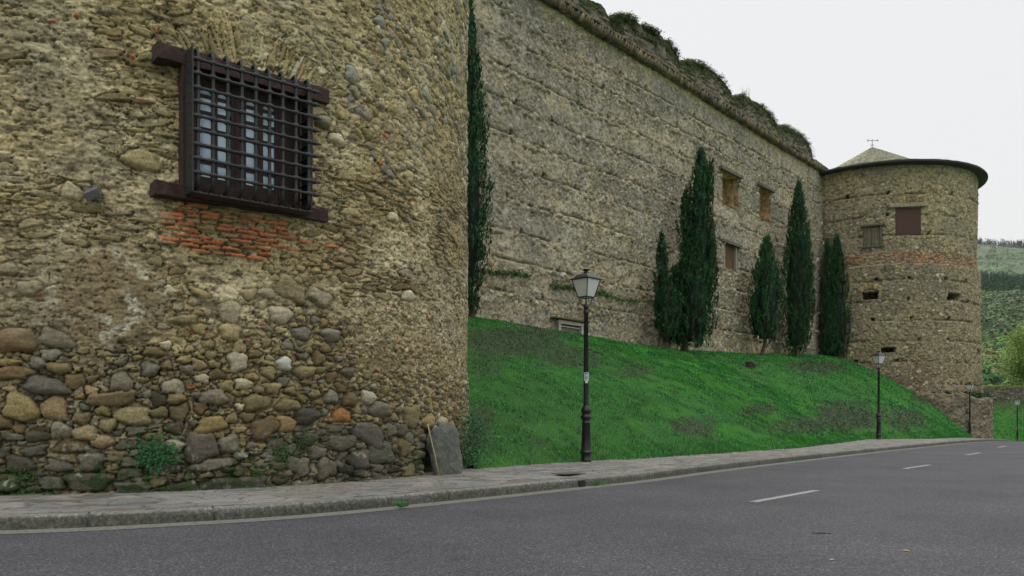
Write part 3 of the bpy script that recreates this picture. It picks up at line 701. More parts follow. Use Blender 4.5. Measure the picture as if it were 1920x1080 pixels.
# rear face and thickness (2.4 m) and reveals; unseen rear openings cut smaller to darken the upper reveals
TH = -2.4
M_lint = plain('dark_lintel', (.13, .12, .095), .9, 9, .5, 1.5, .02, 20)
us = sorted(set([-57, .9] + [q for o_ in OP for q in o_[:2]])); zs_ = sorted(set([2.5, WT] + [q for o_ in OP for q in (o_[2], o_[3], o_[2] + (o_[3] - o_[2]) * .42, o_[2] + (o_[3] - o_[2]) * .8)]))
mb = MB()
def cp(u, d, z): x, y = xy(u, d); return Vector((x, y, z)) - cw.location
for i in range(len(us) - 1):
    for j in range(len(zs_) - 1):
        um, zm = (us[i] + us[i + 1]) / 2, (zs_[j] + zs_[j + 1]) / 2
        if any(a0 < um < a1 and z0 + (z1 - z0) * .42 < zm < z0 + (z1 - z0) * .8 for a0, a1, z0, z1 in OP[:2]): continue
        mb.add([cp(us[i], TH, zs_[j]), cp(us[i + 1], TH, zs_[j]), cp(us[i + 1], TH, zs_[j + 1]), cp(us[i], TH, zs_[j + 1])], [(0, 1, 2, 3)])
mb.add([cp(-57, TH, WT), cp(.9, TH, WT), cp(.9, .1, WT), cp(-57, .1, WT)], [(0, 1, 2, 3)])
mb.add([cp(-57, TH, 2.5), cp(-57, 0, 2.5), cp(-57, 0, WT), cp(-57, TH, WT)], [(0, 1, 2, 3)])
mb.build('rear_face', plain('inner_masonry', (.34, .28, .18), .95, 4, .6, 1.4, .05, 8), cw)
M_reveal = plain('reveal_masonry', (.40, .29, .15), .95, 3, .3, 1.6, .15, 5)
for i, (a0, a1, z0, z1) in enumerate(OP):
    dep = TH if i < 2 else -.75
    def gq(p00, p10, p11, p01, n1=22, n2=16, amp=.10, seed=0):
        s_, t_ = np.meshgrid(np.linspace(0, 1, n1), np.linspace(0, 1, n2)); s_ = s_[..., None]; t_ = t_[..., None]
        P = np.array(p00) * (1 - s_) * (1 - t_) + np.array(p10) * s_ * (1 - t_) + np.array(p11) * s_ * t_ + np.array(p01) * (1 - s_) * t_
        nn = np.cross(np.array(p10) - np.array(p00), np.array(p01) - np.array(p00)); nn = nn / np.linalg.norm(nn)
        return P + nn * ((fbm(s_ * 9, t_ * 7, seed + i) - .5) * amp)
    sil = z0 + ((z1 - z0) * .42 if i < 2 else 0)
    quads = [(cp(a1, 0.03, z0 - .1), cp(a1, dep, z0 - .1), cp(a1, dep, z1), cp(a1, 0.03, z1)), (cp(a0, 0.03, z0), cp(a0, dep, z0), cp(a0, dep, z1), cp(a0, 0.03, z1)),
             (cp(a0, .05, z0), cp(a1, .05, z0), cp(a1, dep, sil), cp(a0, dep, sil)), (cp(a0, 0.02, z1), cp(a1, 0.02, z1), cp(a1, dep, z1), cp(a0, dep, z1))]
    VV = []; FF = []; off = 0
    for qi, q in enumerate(quads):
        g_ = gq(*q, seed=qi * 10); VV.append(g_.reshape(-1, 3)); FF.append(gridF(16, 22) + off); off += 16 * 22
    npmesh('window_reveal', np.vstack(VV), np.vstack(FF), M_reveal, cw)
    mb = MB(); mb.box(cp((a0 + a1) / 2, .02, z1 + .1), (a1 - a0 + .9, .42, .2), Matrix.Rotation(math.atan2(UD[1], UD[0]), 3, 'Z'), .02)
    mb.build('timber_lintel', M_lint, cw, bevel=.01)
a0, a1, z0, z1 = OP[2]
RW = Matrix.Rotation(math.atan2(UD[1], UD[0]), 3, 'Z')
sh = bpy.data.objects.new('wooden_shutter', None); COL.objects.link(sh); sh.parent = cw
mb = MB()
nb = 6
for k in range(nb):
    w_ = (a1 - a0 - .3) / nb; mb.box(cp(a0 + .15 + (k + .5) * w_, -.16, (z0 + z1) / 2 + (.0 if k % 2 else .03)), (w_ - .02, .04, z1 - z0 - .05), RW)
mb.build('boards', M_brownwood, sh)
mb = MB()
mb.box(cp(a0 + .06, -.05, (z0 + z1) / 2), (.14, .16, z1 - z0), RW); mb.box(cp(a1 - .07, -.05, (z0 + z1) / 2), (.16, .16, z1 - z0), RW); mb.build('shutter_frame', M_greywood, sh)
# low opening framed in grey timber near the ground
ua, zt_ = wallpt(1040, 602); ub, _ = wallpt(1090, 610); ft = bpy.data.objects.new('basement_opening', None); COL.objects.link(ft); ft.parent = cw
zt = zt_ - .02
mb = MB(); mb.box(cp((ua + ub) / 2, .10, zt), (ub - ua, .28, .17), RW, .01); mb.box(cp(ua + .16, .10, zt - .45), (.17, .24, .74), RW, .01); mb.box(cp(ub - .2, .10, zt - .45), (.17, .24, .74), RW, .01)
mb.box(cp((ua + ub) / 2, .08, zt - .2), (ub - ua - .5, .1, .06), RW); mb.build('timber_frame', plain('bleached_wood', (.50, .48, .44), .9, 10, .6, 1.2, .01, 30), ft, bevel=.01)
mb = MB(); mb.box(cp((ua + ub) / 2 - .1, .16, zt + .15), (ub - ua + .6, .5, .10), RW, .02); mb.build('cover_slab', plain('mossy_slab', (.09, .10, .05), .95, 9, .6, 1.4, .02, 20), ft, bevel=.01)
mb = MB(); mb.box(cp((ua + ub) / 2, .0, zt - .45), (ub - ua - .5, .12, .6), RW); mb.build('dark_back', plain('inner_planks', (.16, .15, .12), .9, 9), ft)

# cornice of stones set on edge, thin courses above and below
M_corn = vcmat('cornice_stone', ns=9, lo=.6, hi=1.4, bd=.03, bs=12)
vv = []; ff = []; cc = []
def rbox(cu, cd, cz, su, sd_, sz, ru, rz_, colr):
    o_ = len(vv) * 8
    M_ = Matrix.Rotation(ru, 3, 'Y') @ Matrix.Rotation(rz_, 3, 'Z')
    P = []
    for sx_ in (-1, 1):
        for sy_ in (-1, 1):
            for sz_ in (-1, 1):
                q = M_ @ Vector((sx_ * su / 2, sy_ * sd_ / 2, sz_ * sz / 2)); x, y = xy(cu + q.x, cd - q.y)
                P.append((x + R2.uniform(-.015, .015), y + R2.uniform(-.015, .015), cz + q.z + R2.uniform(-.015, .015)))
    vv.append(P); ff.extend([(o_ + a, o_ + b, o_ + c_, o_ + d) for a, b, c_, d in ((0, 1, 3, 2), (4, 6, 7, 5), (0, 4, 5, 1), (2, 3, 7, 6), (0, 2, 6, 4), (1, 5, 7, 3))])
    cc.append(np.tile(colr, (8, 1)))
a = -54
while a < .8:
    w_ = R2.uniform(.12, .21); rbox(a, .04 + R2.uniform(-.07, .07), WT + .17, w_ * .58, .55 + R2.uniform(-.08, .08), .46 + R2.uniform(-.06, .04), .40 + R2.gauss(0, .14), R2.gauss(0, .1), pick([(BROWN, 3), (OLIVE, 4), (TAN, 3), (GREY, 2), (SLATE, 1.5)], R2)); a += w_
for zc_, dd_ in ((WT - .04, .10), (WT + .42, .22), (WT + .49, .17)):
    a = -50
    while a < .8:
        w_ = R2.uniform(.25, .6); rbox(a, dd_ - .15, zc_, w_ * .97, .5, .06, 0, 0, pick([(SLATE, 3), (OLIVE, 3), (TAN, 1.5), (DARK, 1)], R2)); a += w_
npmesh('cornice', local(np.array(vv).reshape(-1, 3), cw), ff, M_corn, cw, np.vstack(cc) * .52)
# crumbling parapet with merlons: outline from its skyline, one metre thick
SK = [(900, -160), (960, -110), (1000, -80), (1040, -52), (1080, -25), (1100, -6), (1125, 6), (1136, 16), (1143, 34), (1146, 38), (1150, 30), (1165, 27), (1182, 30), (1200, 42), (1215, 50), (1240, 64), (1257, 80), (1268, 94), (1272, 104), (1274, 118), (1278, 117), (1290, 112), (1303, 113),
      (1318, 121), (1334, 128), (1350, 142), (1362, 156), (1370, 170), (1376, 186), (1379, 182), (1392, 177), (1408, 184), (1430, 199), (1446, 215), (1456, 228), (1459, 243), (1462, 236), (1474, 235), (1490, 243), (1505, 255), (1518, 270), (1522, 284), (1525, 298), (1532, 298), (1540, 306), (1543, 316)]
SU = np.array([wallpt(px, py, -.1) for px, py in SK]); uu = np.arange(-54, .3, .05)
tp = np.interp(uu, SU[:, 0], SU[:, 1]); tp += (fbm(uu * 3, uu * 0, 7) - .5) * .16 + (vn(uu * 11, uu * 0, 8) - .5) * .07
zb = WT + .5; tp = np.maximum(tp, zb + .05)
nf = 44; q = np.linspace(0, 1, nf); UU = np.repeat(uu[:, None], nf + 10 + 8, 1)
ZZ = np.zeros(UU.shape); DD = np.zeros(UU.shape)
ZZ[:, :nf] = zb + (tp - zb)[:, None] * q; DD[:, :nf] = -.02 - .16 * q ** 4
for k in range(10): ZZ[:, nf + k] = tp + .10 * math.sin(math.pi * (k + .5) / 10); DD[:, nf + k] = -.2 - .9 * (k + .5) / 10
for k in range(8): ZZ[:, nf + 10 + k] = tp - (tp - zb) * (k / 7); DD[:, nf + 10 + k] = -1.15
lay = (ZZ - zb) / .13; li = np.floor(lay + (fbm(UU * .6, ZZ * .2, 3) - .5) * .8); lf = (lay - np.floor(lay))
st_id = hsh(np.floor(UU / .42 + hsh(li, li * 0, 3) * 7), li, 4)
DD += (st_id - .5) * .09 * (DD > -.6) - sst(np.abs(lf - .5), .38, .5) * .09 * (DD > -.3) + (fbm(UU * 2, ZZ * 3, 5) - .5) * .14
ZZ[:, nf:nf + 10] += (fbm(UU * 4, DD * 4, 6) - .5)[:, nf:nf + 10] * .16
PC = np.array([.19, .165, .125]) * (.45 + 1.0 * st_id[..., None]); PC = mixc(PC, [.06, .055, .045], sst(np.abs(lf - .5), .36, .5) * .6)
gm = sst(ZZ - (tp[:, None] - .8) + (fbm(UU * 1.5, ZZ * 2, 9) - .5) * 1.3, -.2, .3); PC = mixc(PC, [.05, .065, .02], gm * .85)
X, Y = xy(UU, DD)
npmesh('parapet', local(np.stack([X, Y, ZZ], -1).reshape(-1, 3), cw), gridF(*UU.shape), M_stone_far, cw, PC.reshape(-1, 3))

# ------------------------------------------------------------------ far round tower
FC = np.array([31.2, 69.3]); FR = 7.87
ft_ = empty('round_tower', (FC[0], FC[1], -.6), 'far round tower with conical slate roof at the end of the castle wall', 'tower')
fang0 = math.atan2(-FC[0], FC[1])          # angle of the direction towards the camera, measured like th below
def far_az(px, py, R_=8.0):
    k = (px - CX) / FX; A_ = k * k + 1; B_ = -2 * (k * FC[0] + FC[1]); C_ = FC @ FC - R_ * R_
    D = B_ * B_ - 4 * A_ * C_; t = (-B_ - math.sqrt(max(D, 0))) / (2 * A_); th = math.atan2(k * t - FC[0], FC[1] - t)
    return 8.0 * th, CZ + (HY - py) / FX * t
FW = Wall(8 * math.radians(-120), 8 * math.radians(85), -1.6, 20.95, .06)
A, Z = FW.A, FW.Z; R3 = random.Random(8)
FW.H = (fbm(A * .2, Z * .25, 1, 3) - .5) * .25 + (fbm(A * 4, Z * 4, 3) - .5) * .09
c = np.zeros(A.shape + (3,)) +  np.array([.36, .305, .205])
up = sst(Z, 13.4, 13.8)
c = mixc(c, [.45, .385, .235], up * .8)
c = mixc(c, [.28, .25, .20], sst(fbm(A * .3, Z * .5, 4), .45, .65) * .8)
c = mixc(c, [.40, .35, .25], sst(fbm(A * .5, Z * .6, 5), .52, .7) * .6)
c = mixc(c, [.20, .14, .10], sst(fbm(A * .4, Z * .3, 14), .45, .65) * sst(Z, 7.5, 4) * .8)
c = mixc(c, [.15, .14, .12], sst(fbm(A * 4, Z * 5, 8), .56, .7) * .7)
FW.C = c * (.9 * (.65 + .7 * fbm(A * 7, Z * 7, 11, 2)))[..., None]
for i, zl in enumerate([1.6, 3.9, 5.6, 7.2, 8.8, 10.3, 11.9, 15.4, 16.9, 18.6]):
    wob = zl + (fbm(A * .3, A * 0 + i * 7, 21) - .5) * .2; dz = Z - wob; st = sst(fbm(A * .7, A * 0 + i * 3.1, 22), .4, .6)
    FW.H -= np.exp(-(dz / .07) ** 2) * .12 * st; FW.C = FW.C * (1 - (np.exp(-(dz / .07) ** 2) * .5 * st))[..., None]
    a = -16
    while a < 11:
        if R3.random() < .75:
            m = (np.abs(A - a) < .11) & (np.abs(Z - zl - .12) < .11); FW.H[m] -= .4; FW.C[m] *= .25
        a += R3.uniform(2.2, 3.2)
# features
slot = [(1618, 1646, 549, 562), (1775, 1798, 550, 562), (1652, 1678, 652, 660), (1827, 1834, 655, 664)]
for x0, x1, y0, y1 in slot:
    a0, z0 = far_az(x0, y1); a1, z1 = far_az(x1, y0); z0 = far_az((x0 + x1) / 2, y1)[1]; z1 = far_az((x0 + x1) / 2, y0)[1]
    m = (A > a0) & (A < a1) & (Z > z0) & (Z < z1); FW.H[m] = -.9; FW.C[m] = (.06, .05, .04); FW.occ |= m
fw1 = (far_az(1680, 415, FR)[0], far_az(1727, 415, FR)[0], far_az(1703, 440, FR)[1], far_az(1703, 389, FR)[1])
fw2 = (far_az(1620, 440, FR)[0], far_az(1653, 440, FR)[0], far_az(1636, 462, FR)[1], far_az(1636, 424, FR)[1])
for a0, a1, z0, z1 in (fw1, fw2):
    m = (A > a0) & (A < a1) & (Z > z0) & (Z < z1); FW.H[m] = -.4; FW.C[m] = (.08, .06, .05); FW.occ |= m
# brick band
zb0, zb1 = 13.2, 14.05
for row in range(9):
    zc = zb0 + .05 + row * .1; a = -16
    while a < 11.5:
        ln = R3.uniform(.3, .5)
        if R3.random() < .8: FW.stamp(a, zc + R3.uniform(-.02, .02), ln / 2, .045, R3.gauss(0, .04), .05, jc((.40, .20, .12), .4) if R3.random() < .72 else jc(TAN), e=8, p=5, maxov=.5, recess=.03, irr=.08, R=R3, blend=.75)
        a += ln + .04
for (a0, a1, z0, z1), cr in ((fw1, 1.1), ((far_az(1618, 555)[0], far_az(1646, 555)[0], 0, far_az(1632, 549)[1]), .8)):
    ac = (a0 + a1) / 2
    for k in range(19):
        an = math.radians(-45 + k * 5); rr = 2.35 * (a1 - a0) / 2.3; FW.stamp(ac + math.sin(an) * rr, z1 - rr + .75 * cr + (math.cos(an) * rr - 0) - 0.1, .3 * cr, .055, math.pi / 2 - an, .07, pick([(TAN, 4), (OLIVE, 3), (BROWN, 1)], R3), e=6, p=4, maxov=.5, recess=.04, irr=.02, R=R3)
for _ in range(20000):
    a = R3.uniform(-16, 11.5); z = R3.uniform(-1, 20.9); dn = vn(np.array([a * .5]), np.array([z * .6]), 44)[0]
    dense = .75 if z < 13.2 else (.25 + max(0, dn - .4) * 1.6)
    if R3.random() > dense: continue
    r = R3.uniform(.06, .17) * (1.2 if z < 3.2 else 1)
    FW.stamp(a, z, r, r * R3.uniform(.4, .9), R3.gauss(0, .2), R3.uniform(.03, .07), pick([(TAN, 5), (GREY, 4), (PALE, 1.6), (OLIVE, 3), (SLATE, 2.5), (BROWN, 2.5)], R3), maxov=.15, recess=.035, R=R3, blend=.75)
rad = FR + np.where(Z < 13.15, .26, 0) + FW.H + sst(Z, 5, 2) * .12
pl = sst(Z + (fbm(A * .7, Z * 0, 55) - .5) * 1.1, 3.1, 2.85); rad = rad + pl * (.62 + (fbm(A * 2.5, Z * 2.5, 56) - .5) * .35)
FW.C = mixc(FW.C, np.array([.16, .145, .115]), pl * .55) * np.array([.92, .90, .82])
th = A / 8.0
V = np.stack([rad * np.sin(th), -rad * np.cos(th), Z + .6], -1).reshape(-1, 3)
npmesh('stone_wall', V, gridF(*A.shape), M_stone_far, ft_, FW.C.reshape(-1, 3))
tt, zz = np.meshgrid(np.linspace(math.radians(84), math.radians(241), 60), np.linspace(-1, 21.5, 20))
npmesh('rear_wall', np.stack([FR * np.sin(tt), -FR * np.cos(tt), zz], -1).reshape(-1, 3), gridF(20, 60), M_stone_far, ft_, np.tile([.3, .26, .19], (1200, 1)))
# conical slate roof built of overlapping courses, dark eaves board
mb = MB(); nco = 34; prof = []
for k in range(nco):
    t0 = k / nco; t1 = (k + 1) / nco; r0 = 8.55 * (1 - t0); r1 = 8.55 * (1 - t1); z0 = 21.55 + 3.75 * t0; z1 = 21.55 + 3.75 * t1
    prof += [(r0 + .02, z0 + .0), (max(r1, .03), z1 + .0 - .012), ]
# slates: coloured per course and per slate via vertices
nseg = 150; V = []; C = []
for k in range(nco):
    t0 = k / nco; t1 = (k + 1) / nco
    for t_c, dr_, dz_ in ((t0, .03, .03), (t1, 0, 0)):
        r = float(np.interp(t_c, [0, .33, 1], [8.55, 6.3, 0])) + dr_; z = float(np.interp(t_c, [0, .33, 1], [21.55, 21.75, 25.36])) + dz_
        for s_ in range(nseg):
            a_ = 2 * math.pi * (s_ + (k % 2) * .5) / nseg; jr = R3.uniform(-.03, .03); V.append((r * math.cos(a_) + jr * .5, r * math.sin(a_), z + R3.uniform(-.02, .02)))
            C.append(np.array([.43, .42, .32]) * R3.uniform(.65, 1.3))
F = []
for i in range(2 * nco - 1):
    for s_ in range(nseg): F.append((i * nseg + s_, i * nseg + (s_ + 1) % nseg, (i + 1) * nseg + (s_ + 1) % nseg, (i + 1) * nseg + s_))
M_sl = vcmat('roof_slate', ns=5, lo=.6, hi=1.35, bd=.03, bs=9)
npmesh('conical_roof', V, F, M_sl, ft_, np.array(C))
mb = MB(); mb.lathe([(7.6, 21.36), (8.5, 21.40), (8.64, 21.42), (8.64, 21.51), (8.5, 21.57)], 96); mb.build('eaves', M_lead, ft_, smooth=False)
wv = bpy.data.objects.new('weathervane', None); COL.objects.link(wv); wv.parent = ft_; wv.location = (0, 0, 25.2)
mb = MB(); mb.tube([(0, 0, 0), (0, 0, .85)], .025, 6); mb.tube([(-.35, 0, .75), (.42, .0, .75)], .018, 6); mb.tube([(0, -.2, .35), (0, .2, .35)], .014, 5); mb.tube([(-.2, 0, .35), (.2, 0, .35)], .014, 5)
mb.add([(-.45, .005, .62), (-.25, .005, .75), (-.45, .005, .88), (-.38, .005, .75), (-.45, -.005, .62), (-.25, -.005, .75), (-.45, -.005, .88), (-.38, -.005, .75)], [(0, 1, 2, 3), (7, 6, 5, 4), (0, 4, 5, 1), (1, 5, 6, 2), (2, 6, 7, 3), (3, 7, 4, 0)])
mb.add([(.42, .005, .68), (.58, .005, .75), (.42, .005, .82), (.42, -.005, .68), (.58, -.005, .75), (.42, -.005, .82)], [(0, 1, 2), (5, 4, 3), (0, 3, 4, 1), (1, 4, 5, 2), (2, 5, 3, 0)])
mb.build('arrow_vane', M_iron, wv)
def ftbox(mb, a, rr, z, size, jit=0):
    t = a / 8.0; mb.box((rr * math.sin(t), -rr * math.cos(t), z + .6), size, Matrix.Rotation(t, 3, 'Z'), jit)
a0, a1, z0, z1 = fw1; sc = FR / 8.0
mb = MB(); ftbox(mb, (a0 + a1) / 2, FR - .12, (z0 + z1) / 2, ((a1 - a0) * sc, .08, z1 - z0)); so = mb.build('metal_shutter', M_redmetal, ft_, bevel=.01)
mb = MB(); ftbox(mb, (a0 + a1) / 2 - .05, FR - .03, z1 + .18, ((a1 - a0) * sc + .95, .36, .27), .04); mb.build('lintel_beam', plain('pale_timber', (.40, .36, .28), .9, 6, .6, 1.2, .02, 20), ft_, bevel=.02)
a0, a1, z0, z1 = fw2
shu = bpy.data.objects.new('wooden_shutter', None); COL.objects.link(shu); shu.parent = ft_
mb = MB(); w_ = (a1 - a0) * sc
for k in range(5): ftbox(mb, a0 + (a1 - a0) * (k + .5) / 5, FR - .10, (z0 + z1) / 2, (w_ / 5 - .02, .06, z1 - z0 - .1))
mb.build('boards', M_doorwood, shu)
mb = MB()
ftbox(mb, a0 + .04, FR - .02, (z0 + z1) / 2, (.16, .2, z1 - z0)); ftbox(mb, a1 - .04, FR - .02, (z0 + z1) / 2, (.16, .2, z1 - z0))
ftbox(mb, (a0 + a1) / 2, FR, z1 + .06, (w_ + .5, .3, .14)); ftbox(mb, (a0 + a1) / 2, FR, z0 - .03, (w_ + .4, .26, .12)); ftbox(mb, (a0 + a1) / 2 - .05, FR - .04, (z0 + z1) / 2, (.10, .12, z1 - z0 - .2))
mb.build('shutter_frame', plain('greenish_wood', (.10, .10, .065), .9, 9, .6, 1.4, .01, 30), shu, bevel=.01)
# little lead roof filling the corner between wall and tower
mb = MB(); p = [xy(.2, -3.5), xy(.2, .15), xy(4, .3), xy(4, -3.5)]
mb.add([(q_[0], q_[1], 21.0) for q_ in p] + [(q_[0] * 1., q_[1], 21.35 if i in (1, 2) else 22.3) for i, q_ in enumerate(p)], [(0, 3, 2, 1), (4, 5, 6, 7), (0, 1, 5, 4), (1, 2, 6, 5), (2, 3, 7, 6), (3, 0, 4, 7)])
o = mb.build('corner_roof', M_lead, cw); o.location = -cw.location

# ------------------------------------------------------------------ grassy bank
u_ = np.concatenate([np.arange(-54, -25, .12), np.arange(-25, 6, .2), np.arange(6, 26, .5)]); d_ = np.r_[np.arange(-.6, 17, .14)]
UU, DD = np.meshgrid(u_, d_); X, Y = xy(UU, DD); ZB = bankz(UU, np.clip(DD, 0, None))
q = DD / dp(UU); ZB = np.where(q > 1.0, .18 + roadz(Y) * .55 - (q - 1) * 6, ZB)
def inpatch(X, Y, Z_):
    """dry or ivy-covered patches of the bank, found from where the photo shows them"""
    PX_ = CX + FX * X / Y; PY_ = HY - FX * (Z_ - CZ) / Y; m = np.zeros(X.shape); n_ = (fbm(X * 1.2, Y * 1.2 + Z_, 91) - .5) * 1.1
    for cx_, cy_, rx, ry, k in [(960, 640, 110, 32, 1.0), (1060, 668, 70, 26, .8), (900, 800, 32, 45, .8), (1010, 832, 22, 9, 1), (1295, 800, 52, 22, 1), (1590, 783, 75, 32, 1.1), (1500, 800, 60, 14, .8), (1180, 700, 40, 12, .6), (1530, 690, 60, 14, .7), (1700, 790, 40, 22, .8), (1420, 770, 40, 10, .7), (905, 690, 40, 30, .5), (1735, 745, 30, 15, .6), (1410, 686, 20, 6, 1)]:
        m = np.maximum(m, .85 * k * sst(np.hypot((PX_ - cx_) / rx, (PY_ - cy_) / ry) + n_, 1.15, .6))
    return m
pm = inpatch(X, Y, ZB)
gc = np.zeros(X.shape + (3,)) + np.array([.026, .14, .02]); gc = mixc(gc, [.055, .08, .03], fbm(X * .7, Y * .7, 3) * .6); gc = mixc(gc, [.045, .05, .03], pm * .8)
M_turf = vcmat('turf', ns=25, lo=.5, hi=1.5, bd=.03, bs=30)
tag(npmesh('grass_bank', np.stack([X, Y, ZB], -1).reshape(-1, 3), gridF(*X.shape), M_turf, col=gc.reshape(-1, 3)), kind='structure')

def blades(name, P, h, w, col, lean=.6, mat=M_leafm, rs=RS, parent=None):
    n = len(P); a = rs.rand(n) * 6.283; t = np.stack([np.cos(a), np.sin(a), 0 * a], 1); b = rs.rand(n) * 6.283; l = np.stack([np.cos(b), np.sin(b), 0 * b], 1) * (rs.rand(n) * lean)[:, None]
    up = np.array([0, 0, 1.]) + l; v0 = P - t * (w / 2)[:, None]; v1 = P + t * (w / 2)[:, None]; v2 = P + up * h[:, None]
    V = np.stack([v0, v1, v2], 1).reshape(-1, 3); F = np.arange(3 * n).reshape(-1, 3)
    return npmesh(name, V, F, mat, parent, np.repeat(col, 3, 0) * np.tile([[.75], [.75], [1.2]], (n, 1)))
def quads(P, N, size, asp, rs=RS):
    n = len(P); r = rs.randn(n, 3); t = np.cross(N, r); t /= np.linalg.norm(t, axis=1)[:, None] + 1e-9; b = np.cross(N, t)
    t = t * (size / 2)[:, None]; b = b * (size * asp / 2)[:, None]
    V = np.stack([P - t, P - b, P + t, P + b], 1).reshape(-1, 3); return V, np.arange(4 * n).reshape(-1, 4)
PP = []; HH = []; WW = []; CCc = []
def grass_area(n, u0, u1, d0, d1, hm, wm):
    u = RS.uniform(u0, u1, n); d = RS.uniform(d0, d1, n); ok = (d < dp(u) * 1.005) & (d > .0); u = u[ok]; d = d[ok]; x, y = xy(u, d)
    ok = np.hypot(x - TC[0], y - TC[1]) > TR + .02; u = u[ok]; d = d[ok]; x = x[ok]; y = y[ok]
    z = bankz(u, d); pm = inpatch(x, y, z); keep = RS.rand(len(u)) > pm * .75; u, d, x, y, z, pm = [q_[keep] for q_ in (u, d, x, y, z, pm)]
    t = fbm(u * .6, d * .9, 12); t2 = fbm(u * 3, d * 3, 13)
    c = mixc(np.zeros((len(u), 3)) + np.array([.042, .25, .030]), [.105, .42, .040], sst(t, .4, .65)); c = mixc(c, [.014, .105, .026], sst(t2, .48, .66) * .9); c = mixc(c, [.05, .09, .035], pm * .8); c = c * (.65 + .7 * fbm(u * 1.1 + 5, d * 1.6, 44))[:, None]
    dry = RS.rand(len(u)) < .05; c[dry] = [.22, .20, .09]; c *= RS.uniform(.6, 1.35, (len(u), 1))
    PP.append(np.stack([x, y, z - .01], 1)); HH.append(RS.uniform(.5, 1.3, len(u)) * hm * (.55 + .9 * t2)); WW.append(RS.uniform(.6, 1.3, len(u)) * wm); CCc.append(c)
grass_area(150000, -54, -38, 0, 15, .085, .012)
grass_area(90000, -38, -25, 0, 15, .10, .02)
grass_area(60000, -25, 8, 0, 15, .12, .035)
# longer fringe along the pavement edge
n = 16000; u = RS.uniform(-51, 0, n); d = dp(u) * RS.uniform(.955, 1.012, n); x, y = xy(u, d); z = np.maximum(bankz(u, np.minimum(d, dp(u))), .17 + roadz(y) * .55)
PP.append(np.stack([x, y, z - .01], 1)); HH.append(RS.uniform(.04, .13, n)); WW.append(RS.uniform(.008, .018, n)); CCc.append(np.array([.035, .19, .03]) * RS.uniform(.5, 1.3, (n, 1)))
tag(blades('grass', np.vstack(PP), np.concatenate(HH), np.concatenate(WW), np.vstack(CCc)), 'short bright green grass covering the bank below the castle wall', 'grass', kind='stuff')
# ivy and weeds: small round leaves lying on the bank
n = 170000; u = RS.uniform(-54, 6, n); d = RS.uniform(0, 15, n); ok = d < dp(u); u = u[ok]; d = d[ok]; x, y = xy(u, d); z = bankz(u, d); pm = inpatch(x, y, z)
cl = sst(fbm(u * 1.3, d * 1.3, 77), .52, .64); ok = (RS.rand(len(u)) < np.maximum(pm * .9, cl * .5)) & (np.hypot(x - TC[0], y - TC[1]) > TR + .05)
x, y, z, pm, u = x[ok], y[ok], z[ok], pm[ok], u[ok]; n = len(x)
N = RS.randn(n, 3) * .45 + np.array([.2, -.3, 1]); N /= np.linalg.norm(N, axis=1)[:, None]
sz = RS.uniform(.03, .07, n) * np.interp(u, [-50, -20, 5], [1, 1.8, 2.4]); V, F = quads(np.stack([x, y, z + RS.uniform(.01, .09, n)], 1), N, sz, .8)
c = mixc(np.zeros((n, 3)) + np.array([.05, .23, .06]), [.055, .08, .042], (pm > .4) * (RS.rand(n) < .8) * 1.); c = mixc(c, [.13, .11, .075], (RS.rand(n) < .22 * (pm > .3)) * 1.); c = mixc(c, [.04, .07, .035], (RS.rand(n) < .3) * (pm > .3) * .9); c *= RS.uniform(.5, 1.5, (n, 1))
tag(npmesh('ground_cover', V, F, M_leafm, col=np.repeat(c, 4, 0)), 'low ivy and dry weeds in dull patches over the grass bank', 'ground cover', kind='stuff')

